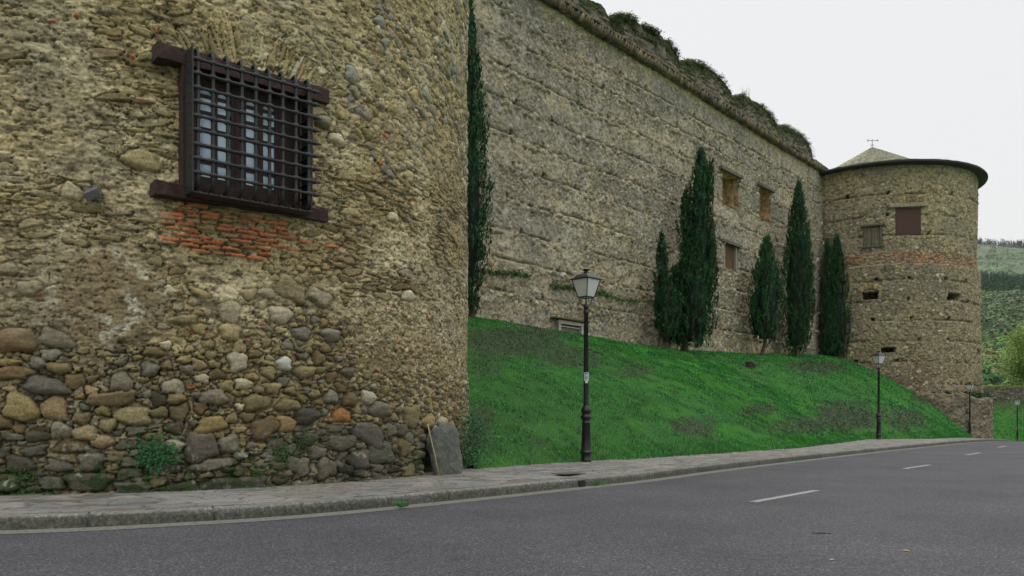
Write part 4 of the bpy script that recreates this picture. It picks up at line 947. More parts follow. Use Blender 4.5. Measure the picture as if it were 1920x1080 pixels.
# ------------------------------------------------------------------ cypresses
def cypress(base, spires, label, seed, dens=1., trunk=.16, lean=(0, 0), dark=1., group='cypresses along the castle wall'):
    """spires: (dx, dy, z0, z1, radius, tip_dx) each a column of foliage; base at ground"""
    rs = np.random.RandomState(seed); o = empty('cypress_tree', base, label, 'tree', group)
    mb = MB(); s0 = spires[0]
    mb.tube([(-lean[0], -lean[1], -.3), (-lean[0] * .8, -lean[1] * .8, .1), (-lean[0] * .3, -lean[1] * .3, .7), (s0[0] * .5, s0[1] * .5, 1.6), (s0[0], s0[1], s0[3] * .5), (s0[0] + s0[5] * .7, s0[1], s0[3] * .85)], [trunk * 1.3, trunk, trunk * .85, trunk * .7, trunk * .4, .03], 9)
    for sp_ in spires:
        for k in range(5):
            a = rs.rand() * 6.28; zz_ = sp_[2] + .15 + k * .25; mb.tube([(0, 0, max(.3, zz_ - .5)), (sp_[0] * .6 + math.cos(a) * sp_[4] * .5, sp_[1] * .6 + math.sin(a) * sp_[4] * .5, zz_ + .5)], [.04, .012], 5)
    mb.build('trunk', M_bark, o, smooth=True)
    VV = []; FF = []; CC = []; off = 0
    for (dx, dy, z0, z1, R_, tip) in spires:
        H_ = z1 - z0; ncl = int(H_ * R_ * 62 * dens)
        t = rs.rand(ncl) ** .85; a = rs.rand(ncl) * 6.283
        prof_ = np.where(t < .22, .45 + .55 * (t / .22) ** .7, 1) * np.where(t > .38, np.clip(1 - ((t - .38) / .62) ** 1.45, 0, 1) ** .9, 1)
        lump = .62 + .76 * fbm(a * 1.6 + np.cos(a) * 1.5 + 10, t * H_ * .85, seed, 3) + .14 * (rs.rand(ncl) - .5)
        rr = R_ * prof_ * lump * np.sqrt(rs.uniform(.45, 1.05, ncl)) + .04
        cx_ = dx + tip * t ** 1.5 + rr * np.cos(a); cy_ = dy + rr * np.sin(a); cz_ = z0 + t * H_
        # each clump is an upright spray of small scale leaves
        m = 17; cs = rs.uniform(.10, .24, ncl) * (.6 + .4 * np.clip(R_, 0, 1.2))
        off3 = rs.randn(ncl, m, 3) * np.array([.26, .26, .9]); flame = 1 - np.abs(off3[..., 2]) * .22
        off3[..., 0] *= flame; off3[..., 1] *= flame
        P = np.stack([cx_, cy_, cz_], 1)[:, None] + off3 * cs[:, None, None]
        P[..., 0] += (P[..., 2] - cz_[:, None]) * .22 * np.cos(a)[:, None]; P[..., 1] += (P[..., 2] - cz_[:, None]) * .22 * np.sin(a)[:, None]
        P = P.reshape(-1, 3); n = len(P)
        N = np.stack([np.repeat(np.cos(a), m), np.repeat(np.sin(a), m), np.full(n, .15)], 1) + rs.randn(n, 3) * .6; N /= np.linalg.norm(N, axis=1)[:, None]
        upv = np.array([0, 0, 1.]) + rs.randn(n, 3) * .35 + N * .25; upv /= np.linalg.norm(upv, axis=1)[:, None]
        t_ = np.cross(upv, N); t_ /= np.linalg.norm(t_, axis=1)[:, None] + 1e-9
        L_ = rs.uniform(.05, .12, n)[:, None]; w_ = L_ * .36
        V = np.stack([P - upv * L_, P + t_ * w_, P + upv * L_, P - t_ * w_], 1).reshape(-1, 3)
        cb = np.array([.022, .078, .025]) * dark; colc = cb * (rs.uniform(.55, 1.5, (ncl, 1)) * (.6 + .8 * fbm(a * 2, cz_, seed + 3))[:, None]); colc[rs.rand(ncl) < .05] = np.array([.05, .04, .02])
        colc = np.repeat(colc, m, 0) * rs.uniform(.7, 1.4, (n, 1))
        VV.append(V); FF.append(np.arange(4 * n).reshape(-1, 4) + off); off += 4 * n; CC.append(np.repeat(colc, 4, 0))
        # dim core so the column is not see-through
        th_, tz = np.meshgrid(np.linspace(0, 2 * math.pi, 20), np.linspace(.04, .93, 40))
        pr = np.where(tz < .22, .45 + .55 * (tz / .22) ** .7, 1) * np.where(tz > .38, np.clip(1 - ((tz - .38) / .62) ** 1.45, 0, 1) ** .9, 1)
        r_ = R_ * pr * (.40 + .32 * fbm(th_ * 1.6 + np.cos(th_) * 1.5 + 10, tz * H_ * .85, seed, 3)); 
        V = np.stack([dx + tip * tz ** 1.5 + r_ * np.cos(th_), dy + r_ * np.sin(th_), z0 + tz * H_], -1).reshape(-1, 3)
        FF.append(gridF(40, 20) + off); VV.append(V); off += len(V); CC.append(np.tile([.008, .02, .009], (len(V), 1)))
    npmesh('crown', np.vstack(VV), np.vstack(FF), M_leafm, o, np.vstack(CC)); return o
def tree_at(px, py, d):
    k = (px - CX) / FX; x0, y0 = U0 + ND * d; u = (k * y0 - x0) / (UD[0] - k * UD[1]); x, y = xy(u, d); return x, y, float(bankz(np.array([u]), np.array([d]))[0])
def zpx(Y, py): return CZ + (HY - py) / FX * Y
x, y, z = tree_at(884, 590, .9); H_ = zpx(y, 12) - z
cypress((x, y, z), [(-.28, 0, .3, H_, .98, .15)], 'tall narrow cypress half hidden behind the edge of the near tower', 1, 1.15)
x, y, z = tree_at(1284, 655, 1.3)
H_ = zpx(y, 283) - z
cypress((x - .0, y, z), [(.72, 0, 2.5, H_, .98, .22), (.40, 0, .35, H_ * .60, 1.40, .15), (1.2, 0, 3.0, H_ * .62, .55, .35), (.2, .1, H_ * .5, H_ * .8, .55, -.1), (-.55, 0, .5, H_ * .42, .75, 0), (1.15, .1, H_ * .68, H_ * .955, .36, .42)], 'big ragged cypress with several crowded tips, left of the window openings', 2, 1.1, .2)
x, y, z = tree_at(1243, 655, 1.3); H_ = zpx(y, 438) - z
cypress((x, y, z), [(-.05, 0, .7, H_, .40, -.02), (.25, 0, .5, H_ * .66, .62, -.1)], 'slim low cypress with leaning bare trunk beside the big ragged one', 3, 1.3, .14, (.22, .1))
x, y, z = tree_at(1436, 668, 1.6); H_ = zpx(y, 445) - z
cypress((x, y, z), [(0, 0, .9, H_, 1.12, .05), (-.5, 0, 1.3, H_ * .55, .6, -.1)], 'shortest free-standing cypress, between the ragged one and the tall slender one', 4, 1.0, .13, (.35, .1), 1.15)
x, y, z = tree_at(1493, 668, 1.5); H_ = zpx(y, 345) - z
cypress((x, y, z), [(0, 0, .35, H_, 1.16, .2), (.55, 0, 1, H_ * .72, .65, .25)], 'tall slender cypress with dense pointed crown near the wall corner', 5, 1.0, .15)
x, y, z = tree_at(1570, 668, 1.4); H_ = zpx(y, 447) - z
cypress((x, y, z), [(.15, 0, .1, H_, 1.0, -.2), (-.45, .1, .2, H_ * .98, .75, -.3), (-.65, -.1, .1, H_ * .62, .7, -.1)], 'twin-tipped broad cypress in the corner touching the far tower', 6, 1.0, .15, (0, 0), 1.05)

# dark little stump near the top of the bank
k_ = (1405 - CX) / FX; best = None
for Y_ in np.arange(30, 60, .1):
    u1, d1 = ud(k_ * Y_, Y_); z1_ = float(bankz(np.array([u1]), np.array([max(d1, 0)]))[0]); py_ = HY - FX * (z1_ - CZ) / Y_
    if best is None or abs(py_ - 690) < best[0]: best = (abs(py_ - 690), k_ * Y_, Y_, z1_)
mb = MB(); mb.lathe([(.30, -.1), (.24, .05), (.20, .2), (.19, .34), (.0, .36)], 10); mb.box((.12, -.1, .1), (.3, .2, .3), Matrix.Rotation(.5, 3, 'Y'), .05)
o = mb.build('tree_stump', plain('rotten_wood', (.035, .028, .02), .95, 12, .5, 1.5, .02, 25)); o.location = best[1:]; tag(o, 'small dark tree stump on the bank in front of the cypresses', 'stump')

# ------------------------------------------------------------------ street lamps
def make_lamp():
    o = empty('street_lamp', (0, 0, 0), 'x', 'street lamp', 'street lamps along the pavement')
    mb = MB(); mb.lathe([(0, 0), (.115, 0), (.115, .05), (.105, .06), (.105, .16), (.12, .19), (.138, .205), (.138, .225), (.118, .24), (.112, .27), (.086, .84), (.100, .855), (.100, .875), (.086, .885), (.086, .93), (.118, .965), (.124, .985), (.124, 1.0), (.092, 1.04), (.09, 1.06), (.098, 1.085), (.112, 1.12), (.112, 1.15), (.096, 1.19), (.085, 1.205), (.085, 1.22), (.062, 1.235), (.060, 1.25)], 28)
    mb.build('base', M_lampiron, o, smooth=True)
    mb = MB(); mb.lathe([(.060, 1.245), (.048, 3.28), (.058, 3.29), (.058, 3.32), (.048, 3.33), (.046, 3.40), (.060, 3.41), (.064, 3.45), (0, 3.46)], 20); mb.build('pole', M_lampiron, o, smooth=True)
    b0, b1, t0, t1 = .128, 3.64, .225, 4.03
    mb = MB()
    for sx_ in (-1, 1):
        for sy_ in (-1, 1):
            mb.tube([(sx_ * b0, sy_ * b0, b1), (sx_ * t0, sy_ * t0, t1)], .012, 6)
            mb.tube([(0, 0, 3.44), (sx_ * .06, sy_ * .06, 3.47), (sx_ * .085, sy_ * .085, 3.52), (sx_ * .075, sy_ * .075, 3.57), (sx_ * b0, sy_ * b0, b1)], .009, 6)
    for h_, z_ in ((b0, b1), (t0, t1)):
        for a_, b_ in (((-h_, -h_), (h_, -h_)), ((h_, -h_), (h_, h_)), ((h_, h_), (-h_, h_)), ((-h_, h_), (-h_, -h_))):
            mb.tube([(*a_, z_), (*b_, z_)], .013, 6)
    mb.box((0, 0, t1 + .008), (2 * t0 + .05, 2 * t0 + .05, .014))
    for sx_ in (-1, 1):
        for sy_ in (-1, 1): mb.tube([(sx_ * (t0 + .0), sy_ * (t0 + .0), t1), (sx_ * (t0 + .045), sy_ * (t0 + .045), t1 + .005)], .01, 5)
    mb.build('lantern_frame', M_lampiron, o)
    mb = MB(); b_, t_ = b0 - .006, t0 - .006
    V = [(sx_ * b_, sy_ * b_, b1 + .002) for sx_, sy_ in ((-1, -1), (1, -1), (1, 1), (-1, 1))] + [(sx_ * t_, sy_ * t_, t1 - .002) for sx_, sy_ in ((-1, -1), (1, -1), (1, 1), (-1, 1))]
    mb.add(V, [(0, 1, 5, 4), (1, 2, 6, 5), (2, 3, 7, 6), (3, 0, 4, 7), (0, 3, 2, 1)]); mb.build('lantern_glass', M_frost, o)
    mb = MB(); pr = [(t0 + .015, t1 + .016), (t0 * .93, 4.06), (t0 * .80, 4.10), (t0 * .62, 4.14), (t0 * .40, 4.165), (.045, 4.175), (.034, 4.19), (.030, 4.225)]
    V = []; F = []
    for r, z_ in pr: V += [(-r, -r, z_), (r, -r, z_), (r, r, z_), (-r, r, z_)]
    for i in range(len(pr) - 1):
        for k in range(4): F.append((4 * i + k, 4 * i + (k + 1) % 4, 4 * i + 4 + (k + 1) % 4, 4 * i + 4 + k))
    mb.add(V, F); mb.lathe([(.03, 4.215), (.05, 4.225), (.085, 4.245), (.088, 4.255), (.05, 4.262), (.0, 4.27)], 16); mb.build('lantern_roof', M_lampiron, o)
    return o
lamp0 = make_lamp()
def copytree(o, parent=None):
    c_ = o.copy(); COL.objects.link(c_); c_.parent = parent
    for ch in [q_ for q_ in o.children]: copytree(ch, c_)
    return c_
LP = [(1.64, 17.7, .2, 45 + 0, 'nearest street lamp, black iron with a small sticker on its pole'), (17.65, 38.5, .20, 20, 'second black street lamp, halfway down the pavement at the foot of the grass bank'),
      (34.85, 60.9, -.2, 40, 'third black street lamp, in front of the rubble foot of the far tower'), (52.1, 82.5, -.95, 40, 'smallest, most distant street lamp standing by the lawn at the right edge')]
lamps = []
srcs = [lamp0] + [copytree(lamp0) for _ in range(3)]
for o, (x, y, z, r, lab) in zip(srcs, LP): o.location = (x, y, z); o.rotation_euler = (0, 0, math.radians(r)); o['label'] = lab
# sticker on the first pole (curved sheet of white paper with printed blocks)
def curved(name, mat, z0, z1, half, r, parent, ac=-90 - 45 + 3):
    V = []; n_ = 8
    for i in range(n_ + 1):
        a = math.radians(ac) + half * (2 * i / n_ - 1)
        for z_ in (z0, z1): V.append((r * math.cos(a), r * math.sin(a), z_))
    mb = MB(); mb.add(V, [(2 * i, 2 * i + 2, 2 * i + 3, 2 * i + 1) for i in range(n_)]); return mb.build(name, mat, parent, smooth=True)
st = curved('sticker', plain('sticker_paper', (.62, .68, .74), .6, 60, .8, 1.15, 0), 1.79, 1.975, .95, .0605, lamp0)
curved('printed_panel', plain('sticker_print', (.22, .27, .32), .6, 120, .4, 2.0, 0), 1.815, 1.91, .6, .0620, st)
curved('printed_heading', plain('sticker_heading', (.05, .06, .07), .6, 160, .5, 3.0, 0), 1.93, 1.96, .55, .0620, st)
for dz_, aa in ((0, -12), (0, 14)): curved('torn_strip', M_white, 1.74, 1.785, .22, .0607, st, -132 + aa)

# ------------------------------------------------------------------ things at the foot of the near tower
def rock(name, loc, size, label, cat, mat, seed, subdiv=4, rot=(0, 0, 0), flatz=0, p=3.0, group=None):
    bm = bmesh.new(); bmesh.ops.create_icosphere(bm, subdivisions=subdiv, radius=1)
    from mathutils import noise as mn
    for v in bm.verts:
        q_ = v.co.normalized(); s_ = (abs(q_.x) ** p + abs(q_.y) ** p + abs(q_.z) ** p) ** (-1 / p); q_ = q_ * s_
        n_ = mn.fractal(q_ * 1.3 + Vector((seed, 0, 0)), 1, 2, 4) * .13 + mn.fractal(q_ * 5 + Vector((0, seed, 0)), 1, 2, 3) * .035
        v.co = Vector((q_.x * size[0], q_.y * size[1], q_.z * size[2])) * (1 + n_)
    me = bpy.data.meshes.new(name); bm.to_mesh(me); bm.free(); me.materials.append(mat)
    o = bpy.data.objects.new(name, me); COL.objects.link(o); o.location = loc; o.rotation_euler = rot; return tag(o, label, cat, group)
def ground_px(px, py, z):
    Y = (CZ - z) * FX / (py - HY); return (px - CX) / FX * Y, Y
M_slab, n, b = newmat('lichen_slate'); b.inputs['Roughness'].default_value = .9
g1 = noise(n, 7, 6, .7); g2 = noise(n, 45, 4, .8); r1 = ramp(n, g1.outputs[0], [(.3, (.09, .095, .08)), (.6, (.16, .17, .145)), (.75, (.24, .25, .21))]); r2 = ramp(n, g2.outputs[0], [(.3, (.6, .6, .6)), (.66, (1.2, 1.2, 1.2)), (.75, (2.2, 2.2, 2.1))])
n.links.new(mulc(n, r1.outputs[0], r2.outputs[0]), b.inputs['Base Color']); bump(n, b, g1.outputs[0], .05)
x, y = ground_px(836, 884, .19)
rock('standing_stone', (-1.145, 13.72, .18 + .40), (.27, .11, .44), 'upright grey slate slab leaning on the foot of the near tower', 'stone', M_slab, 3.3, 5, (.04, -.16, .45), p=4.2)
mb = MB(); x0, y0 = ground_px(823, 887, .17); x1 = (801 - CX) / FX * 13.6
mb.tube([(-1.228, 13.45, .19), (-1.29, 13.44, .5), (-1.37, 13.42, .85), (-1.415, 13.42, 1.06)], [.014, .012, .011, .012], 7)
tag(mb.build('stick', M_stick, smooth=True), 'thin pale stick leaning beside the upright slate slab', 'stick')
x, y = ground_px(769, 888, .2)
def crumple(name, loc, r, mat, label, cat, seed):
    bm = bmesh.new(); bmesh.ops.create_icosphere(bm, subdivisions=2, radius=r); q = random.Random(seed)
    for v in bm.verts: v.co *= q.uniform(.6, 1.3); v.co.z *= .45
    me = bpy.data.meshes.new(name); bm.to_mesh(me); bm.free(); me.materials.append(mat); o = bpy.data.objects.new(name, me); COL.objects.link(o); o.location = loc; return tag(o, label, cat)
crumple('paper_scrap', (x, y, .22), .045, M_white, 'crumpled white paper scrap on the pavement against the tower foot', 'litter', 2)
q = random.Random(6)
for i, (px, py) in enumerate([(796, 882), (803, 880), (809, 879), (790, 884)]):
    x, y = ground_px(px, py, .22)
    rock('stone', (x, y, .24), (q.uniform(.03, .05), .03, .025), ['loose grey stone in the dark hollow, second from its left side', 'loose pale stone in the middle of the dark hollow', 'loose grey stone in the hollow closest to the stick', 'leftmost loose stone of the dark hollow'][i], 'stone', M_stick if i == 1 else M_slab, i + 1.1, 2, (0, 0, q.random() * 3), group='loose stones in the hollow')
# rust-brown utility cover in the pavement
x, y = ground_px(1066, 888, .19); t = math.atan2(.75, .66)
mb = MB(); mb.box((0, 0, 0), (.62, .30, .012)); o = mb.build('utility_cover', M_cover, bevel=.004); o.location = (x, y, .192); o.rotation_euler = (math.radians(0), math.radians(1.2), t)
tag(o, 'flat rust-brown metal cover set in the slate pavement near the first lamp', 'utility cover')
# drain slot in the kerb
i = int(np.argmin(np.abs(CX + FX * K[:, 0] / K[:, 1] - 1093))); p_ = K[i]; tt_ = T[i]
mb = MB(); mb.box((0, 0, 0), (.16, .05, .11)); o = mb.build('drain_inlet', M_darkin, bevel=.003); o.location = (p_[0] + RN[i][0] * .0, p_[1] + RN[i][1] * .0, .065); o.rotation_euler = (0, 0, math.atan2(tt_[1], tt_[0]))
tag(o, 'dark drain slot let into the kerb in front of the nearest lamp', 'drain')
# fallen leaves and a dark scratch on the road
def leaf(px, py, s_, rot, label, name='fallen_leaf', mat=M_yleaf, thin=.3):
    x, y = ground_px(px, py, 0); mb = MB(); n_ = 8; V = []
    for i in range(n_ + 1):
        t = i / n_; w_ = math.sin(math.pi * t) ** .8 * s_ * thin + .002; V += [((t - .5) * s_, -w_, .005 + .004 * math.sin(t * 3)), ((t - .5) * s_, w_, .009 + .004 * math.sin(t * 3))]
    V += [(a_, b_, c_ - .003) for a_, b_, c_ in V]; m_ = 2 * (n_ + 1)
    F = [(2 * i, 2 * i + 2, 2 * i + 3, 2 * i + 1) for i in range(n_)] + [(m_ + 2 * i, m_ + 2 * i + 1, m_ + 2 * i + 3, m_ + 2 * i + 2) for i in range(n_)]
    mb.add(V, F); o = mb.build(name, mat); o.location = (x, y, 0); o.rotation_euler = (0, 0, rot); return tag(o, label, 'leaf')
leaf(1560, 1051, .045, .3, 'small yellow leaf lying on the asphalt, the left of two'); leaf(1699, 1034, .055, -.3, 'small yellow leaf lying on the asphalt, the right of two')
x, y = ground_px(1539, 1001, 0); mb = MB(); mb.tube([(-.09, .02, .006), (0, 0, .01), (.09, -.025, .006)], [.004, .006, .003], 6)
o = mb.build('road_scratch', M_bark); o.location = (x, y, 0); tag(o, 'short dark scratch mark on the asphalt below the first dash', 'road_scratch')  # scratch mark on the asphalt, added as a thin raised tube

def plant(name, loc, n, ext, sz, col, label, cat='plant', up=.6, seed=0, normal=(0, -1, .6), group=None, hang=False):
    rs = np.random.RandomState(seed); o = empty(name, loc, label, cat, group)
    P = rs.randn(n, 3) * np.array(ext) * .5; 
    if not hang: P[:, 2] = np.abs(P[:, 2]) + .01
    N = rs.randn(n, 3) * .5 + np.array(normal); N /= np.linalg.norm(N, axis=1)[:, None]
    V, F = quads(P, N, rs.uniform(.6, 1.4, n) * sz, .8, rs); c_ = np.array(col) * rs.uniform(.5, 1.5, (n, 1))
    npmesh('leaves', V, F, M_leafm, o, np.repeat(c_, 4, 0))
    mb = MB()
    for k in range(14):
        p_ = P[rs.randint(n)]; mb.tube([(p_[0] * .1, p_[1] * .1, 0), (p_[0] * .6, p_[1] * .6, p_[2] * .6 + .01), tuple(p_)], [.004, .003, .001], 4)
    mb.build('stems', M_bark, o); return o
def on_tower(px, py, out=.08):
    a, z = near_az(px, py); t = a / TR; return (TC[0] + (TR + out) * math.sin(t), TC[1] - (TR + out) * math.cos(t), z), (math.sin(t), -math.cos(t), .3)
l, nn = on_tower(285, 852, .12); plant('wall_plant', l, 750, (.34, .13, .24), .035, (.035, .14, .045), 'round leafy green plant growing out of the tower base', seed=1, normal=nn, hang=True)
l, nn = on_tower(515, 855, .08); plant('wall_plant', l, 500, (.34, .06, .22), .026, (.05, .13, .03), 'loose green weed creeping on the tower base, right of the leafy round plant', seed=2, normal=nn, hang=True)
l, nn = on_tower(560, 825, .07); plant('wall_plant', l, 260, (.22, .05, .20), .026, (.05, .12, .03), 'thin moss-green weed higher on the tower base, above the creeping one', seed=3, normal=nn, hang=True)
l, nn = on_tower(470, 885, .07); plant('wall_plant', l, 240, (.2, .05, .10), .024, (.04, .12, .03), 'small weed low on the tower base left of the creeping one', seed=4, normal=nn, hang=True)
l, nn = on_tower(50, 885, .07); plant('wall_plant', l, 260, (.25, .05, .12), .022, (.05, .11, .03), 'flat green weed on the tower base at the left edge', seed=5, normal=nn, hang=True)
x, y = ground_px(752, 951, .02); plant('kerb_weed', (x, y, .02), 120, (.10, .05, .06), .022, (.03, .17, .04), 'tuft of green weed at the kerb foot below the tower', 'weed', seed=6)
x, y = ground_px(1116, 910, .02); plant('kerb_weed', (x, y, .02), 140, (.22, .05, .05), .024, (.05, .17, .04), 'tuft of yellow-green weed in the gutter beside the drain slot', 'weed', seed=7)
x, y = ground_px(866, 878, .22); plant('leafy_weed', (x + .08, y + .25, .24), 260, (.24, .2, .28), .05, (.04, .14, .05), 'leafy weed clump against the right side of the upright slab', 'weed', seed=8)
x, y = ground_px(860, 800, 1.0)
plant('ivy', (-.72, 14.9, .75), 900, (.28, .5, .55), .045, (.05, .12, .05), 'ivy patch climbing where the bank meets the near tower', 'ivy', seed=9, hang=True)
# weeds along the foot of the tower
for i, (px, py) in enumerate([(30, 934), (90, 935), (250, 930), (330, 931), (470, 918), (660, 903)]):
    a, z = near_az(px, 900); t = a / TR; plant('wall_weed', (TC[0] + (TR + .12) * math.sin(t), TC[1] - (TR + .12) * math.cos(t), .17), 110, (.26, .05, .05), .022, (.04, .11, .025), ['leftmost weed tuft in the joint between pavement and tower foot', 'second weed tuft from the left along the tower foot', 'weed tuft at the tower foot below the round leafy plant', 'weed tuft at the tower foot right of the round leafy plant', 'weed tuft at the tower foot below the creeping green weed', 'rightmost weed tuft at the tower foot, before the dark hollow'][i], 'weed', seed=20 + i, group='weeds along the tower foot')

# greenery on the wall: moss strip along a ledge, overgrown merlon tops
def ivy_on(name, pts, n, sp_, sz, col, label, seed, cat='ivy'):
    rs = np.random.RandomState(seed); pts = np.array(pts); i = rs.randint(len(pts), size=n); P = pts[i] + rs.randn(n, 3) * np.array(sp_)
    N = rs.randn(n, 3) * .6 + np.array([.3, -.4, .7]); N /= np.linalg.norm(N, axis=1)[:, None]; c0_ = P.mean(0)
    V, F = quads(P - c0_, N, rs.uniform(.5, 1.5, n) * sz, .7, rs); c_ = np.array(col) * rs.uniform(.4, 1.6, (n, 1))
    o = npmesh(name, V, F, M_leafm, None, np.repeat(c_, 4, 0)); o.location = c0_; return tag(o, label, cat)
pts = []
for px in np.arange(890, 1240, 3):
    py = 502 + (px - 890) * .205 + 4 * math.sin(px * .05)
    if vn(np.array([px * .04]), np.array([0.]), 3)[0] < .32: continue
    u, z = wallpt(px, py); x, y = xy(u, .10); pts.append((x, y, z))
ivy_on('creeper', pts, 2600, (.12, .08, .07), .09, (.05, .13, .03), 'thin green creeper growing along a ledge of the castle wall', 31, 'creeper')
labs = [(1143, 1190, 'green growth over the left shoulder of the first whole merlon'), (1190, 1272, 'dark moss and grass along the crest of the first whole merlon'), (1276, 1372, 'ivy covering the second whole merlon of the castle wall'), (1378, 1458, 'bright weeds over the third merlon with thin dry stalks'), (1461, 1524, 'ivy over the last merlon before the far tower')]
SKx = np.array([s_[0] for s_ in SK]); SKy = np.array([s_[1] for s_ in SK])
for i, (x0, x1, lab) in enumerate(labs):
    pts = []
    for _ in range(500):
        px = random.uniform(x0, x1); u, z = wallpt(px, np.interp(px, SKx, SKy), -.1); dep = random.random() ** 2 * 1.0
        if vn(np.array([px * .05]), np.array([dep * 2]), 60 + i)[0] < .26: continue
        x, y = xy(u, random.uniform(-.5, .02)); pts.append((x, y, z - dep * .9 + .02))
    ivy_on('ivy', pts, 9000, (.09, .10, .06), .07, (.050, .062, .018) if i % 2 else (.05, .080, .02), lab, 40 + i)
mb = MB(); rsk = random.Random(3)
for k in range(16):
    u, z = wallpt(rsk.uniform(1388, 1408), 182, -.3); x, y = xy(u, -.3); dx, dz_ = rsk.uniform(-.25, .3), rsk.uniform(.35, .75); mb.tube([(x, y, z), (x + dx * .4, y, z + dz_ * .6), (x + dx, y, z + dz_)], [.012, .009, .004], 4)
tag(mb.build('dry_stalks', M_stick), 'thin dry stalks standing up from the third merlon', 'dry plant')
# ferns on the plinth of the far tower
l = []
for k in range(60):
    t = math.radians(random.uniform(5, 62)); l.append((FC[0] + 8.5 * math.sin(t) , FC[1] - 8.5 * math.cos(t), 3.05 + random.uniform(-.1, .2)))
ivy_on('ferns', l, 1500, (.12, .12, .10), .14, (.03, .08, .03), 'dark ferns on the ledge of the rubble plinth of the far tower', 51, 'ferns')
# stone block half buried at the right end of the plinth
# ------------------------------------------------------------------ lawn, low wall, trees and hills on the right
lx = np.linspace(30, 150, 120); ly = np.linspace(64, 130, 90); LX, LY = np.meshgrid(lx, ly)
kx_ = np.interp(LY, K[:, 1], K[:, 0]); off = (kx_ - 2.0 - LX)          # distance left of the road
def lawnz(x, y):
    return lawn0(x, y) - 0
def lawn0(x, y):
    kx2 = np.interp(y, K[:, 1], K[:, 0]); e2 = np.interp(y, [96, 200], [0, 85]); dl_ = (kx2 + e2 - 2.0 - x)
    g_ = roadz(y) + .08 + np.clip(dl_, 0, 30) * .24 
    return np.maximum(g_, roadz(y) + .08 + sst(y, 82.5, 93.5) * 6.6) * 1.0
LZ = lawnz(LX, LY) + (fbm(LX * .3, LY * .3, 4) - .5) * .25
LZ = np.where(off < -.2, np.minimum(LZ, LZ), LZ)
gc = np.zeros(LX.shape + (3,)) + np.array([.028, .115, .016]); gc = mixc(gc, [.06, .085, .03], sst(fbm(LX * .35, LY * .35, 6), .5, .62) * .8)
msk = (off > -60)
kz = roadz(LY); 
LZ = np.where(LX > kx_ - 1.2, kz - .05 + sst(LY, 82.5, 93.5) * 6.6, LZ)
tag(npmesh('lawn', np.stack([LX, LY, LZ], -1).reshape(-1, 3), gridF(*LX.shape), M_turf, col=gc.reshape(-1, 3)), kind='structure')
lw = empty('boundary_wall', (60, 92, 3), 'low dark stone wall with top coloured yellow as sunlit beyond the far lawn', 'wall')
LW = Wall(0, 46, 0, 2.6, .09); A, Z = LW.A, LW.Z; LW.H = (fbm(A * 2, Z * 2, 1) - .5) * .2; LW.C = np.zeros(A.shape + (3,)) + np.array([.11, .10, .08])
LW.C = LW.C * (.5 + fbm(A * 4, Z * 5, 3))[..., None]
R4 = random.Random(3)
for _ in range(3500):
    r = R4.uniform(.08, .2); LW.stamp(R4.uniform(0, 46), R4.uniform(0, 2.5), r, r * R4.uniform(.3, .7), 0, .07, pick([(GREY, 2), (SLATE, 4), (OLIVE, 2), (TAN, 1)], R4) * .75, maxov=.2, recess=.05, R=R4)
LW.C = mixc(LW.C, [.30, .30, .05], sst(Z, 2.38, 2.5))  # yellow sunlight on the wall top put into its colour
def lwp(A_, D_, Z_): return np.stack([46 + A_ - 60, 92 + A_ * .05 - D_ - 92, Z_ + 2.45 - 3.0], -1)
V1 = lwp(A, LW.H, Z).reshape(-1, 3); npmesh('stone_face', V1, gridF(*A.shape), M_stone_far, lw, LW.C.reshape(-1, 3))
mb = MB(); a_ = 0
while a_ < 46:
    w_ = R4.uniform(.5, 1.0); mb.box((46 + a_ + w_ / 2 - 60, a_ * .05 + .3, 2.62 + 2.45 - 3 + R4.uniform(-.02, .03)), (w_ - .03, .8, .12), None, .02); a_ += w_
mb.build('coping', plain('sun_tinted_coping', (.25, .24, .07), .95, 4, .5, 1.5, .03, 10), lw)  # coping coloured yellow to stand for sun on the top

def leafy_tree(base, Hh, Rr, col, label, seed, n=22000, lsz=.22, name='broadleaf_tree', group=None):
    rs = np.random.RandomState(seed); o = empty(name, base, label, 'tree', group)
    mb = MB(); mb.tube([(0, 0, -.3), (.1, 0, Hh * .25), (-.1, .1, Hh * .6)], [.3, .22, .08], 8)
    cl = []
    for k in range(26):
        a = rs.rand() * 6.28; ph = rs.uniform(-.5, 1.0); r_ = Rr * rs.uniform(.35, .85); c_ = np.array([math.cos(a) * r_ * math.cos(ph), math.sin(a) * r_ * math.cos(ph), Hh * .58 + math.sin(ph) * Hh * .38]); cl.append(c_)
        mb.tube([(0, 0, Hh * .3), tuple(c_ * .6 + np.array([0, 0, Hh * .1])), tuple(c_)], [.09, .05, .02], 5)
    mb.build('trunk', M_bark, o)
    cl = np.array(cl); i = rs.randint(len(cl), size=n); dr = rs.randn(n, 3); dr /= np.linalg.norm(dr, axis=1)[:, None]; rad_ = (rs.rand(n) ** .45)[:, None] * (Rr * .42) * rs.uniform(.7, 1.2, (n, 1))
    P = cl[i] + dr * rad_; N = dr + rs.randn(n, 3) * .7 + np.array([0, 0, .4]); N /= np.linalg.norm(N, axis=1)[:, None]
    V, F = quads(P, N, rs.uniform(.6, 1.4, n) * lsz, .7, rs); bc = np.array(col) * (rs.uniform(.6, 1.4, (len(cl), 1)))[i] * rs.uniform(.6, 1.4, (n, 1))
    npmesh('crown', V, F, M_leafm, o, np.repeat(bc, 4, 0)); return o
leafy_tree((70.4, 108, 2.6), 11.6, 4.5, (.17, .25, .06), 'sunlit yellow-green tree right behind the low boundary wall', 61, 26000, .2)
leafy_tree((80, 112, 2.4), 8.5, 4.2, (.10, .17, .05), 'darker round tree behind the low boundary wall, right of the sunlit one', 62, 16000, .2)
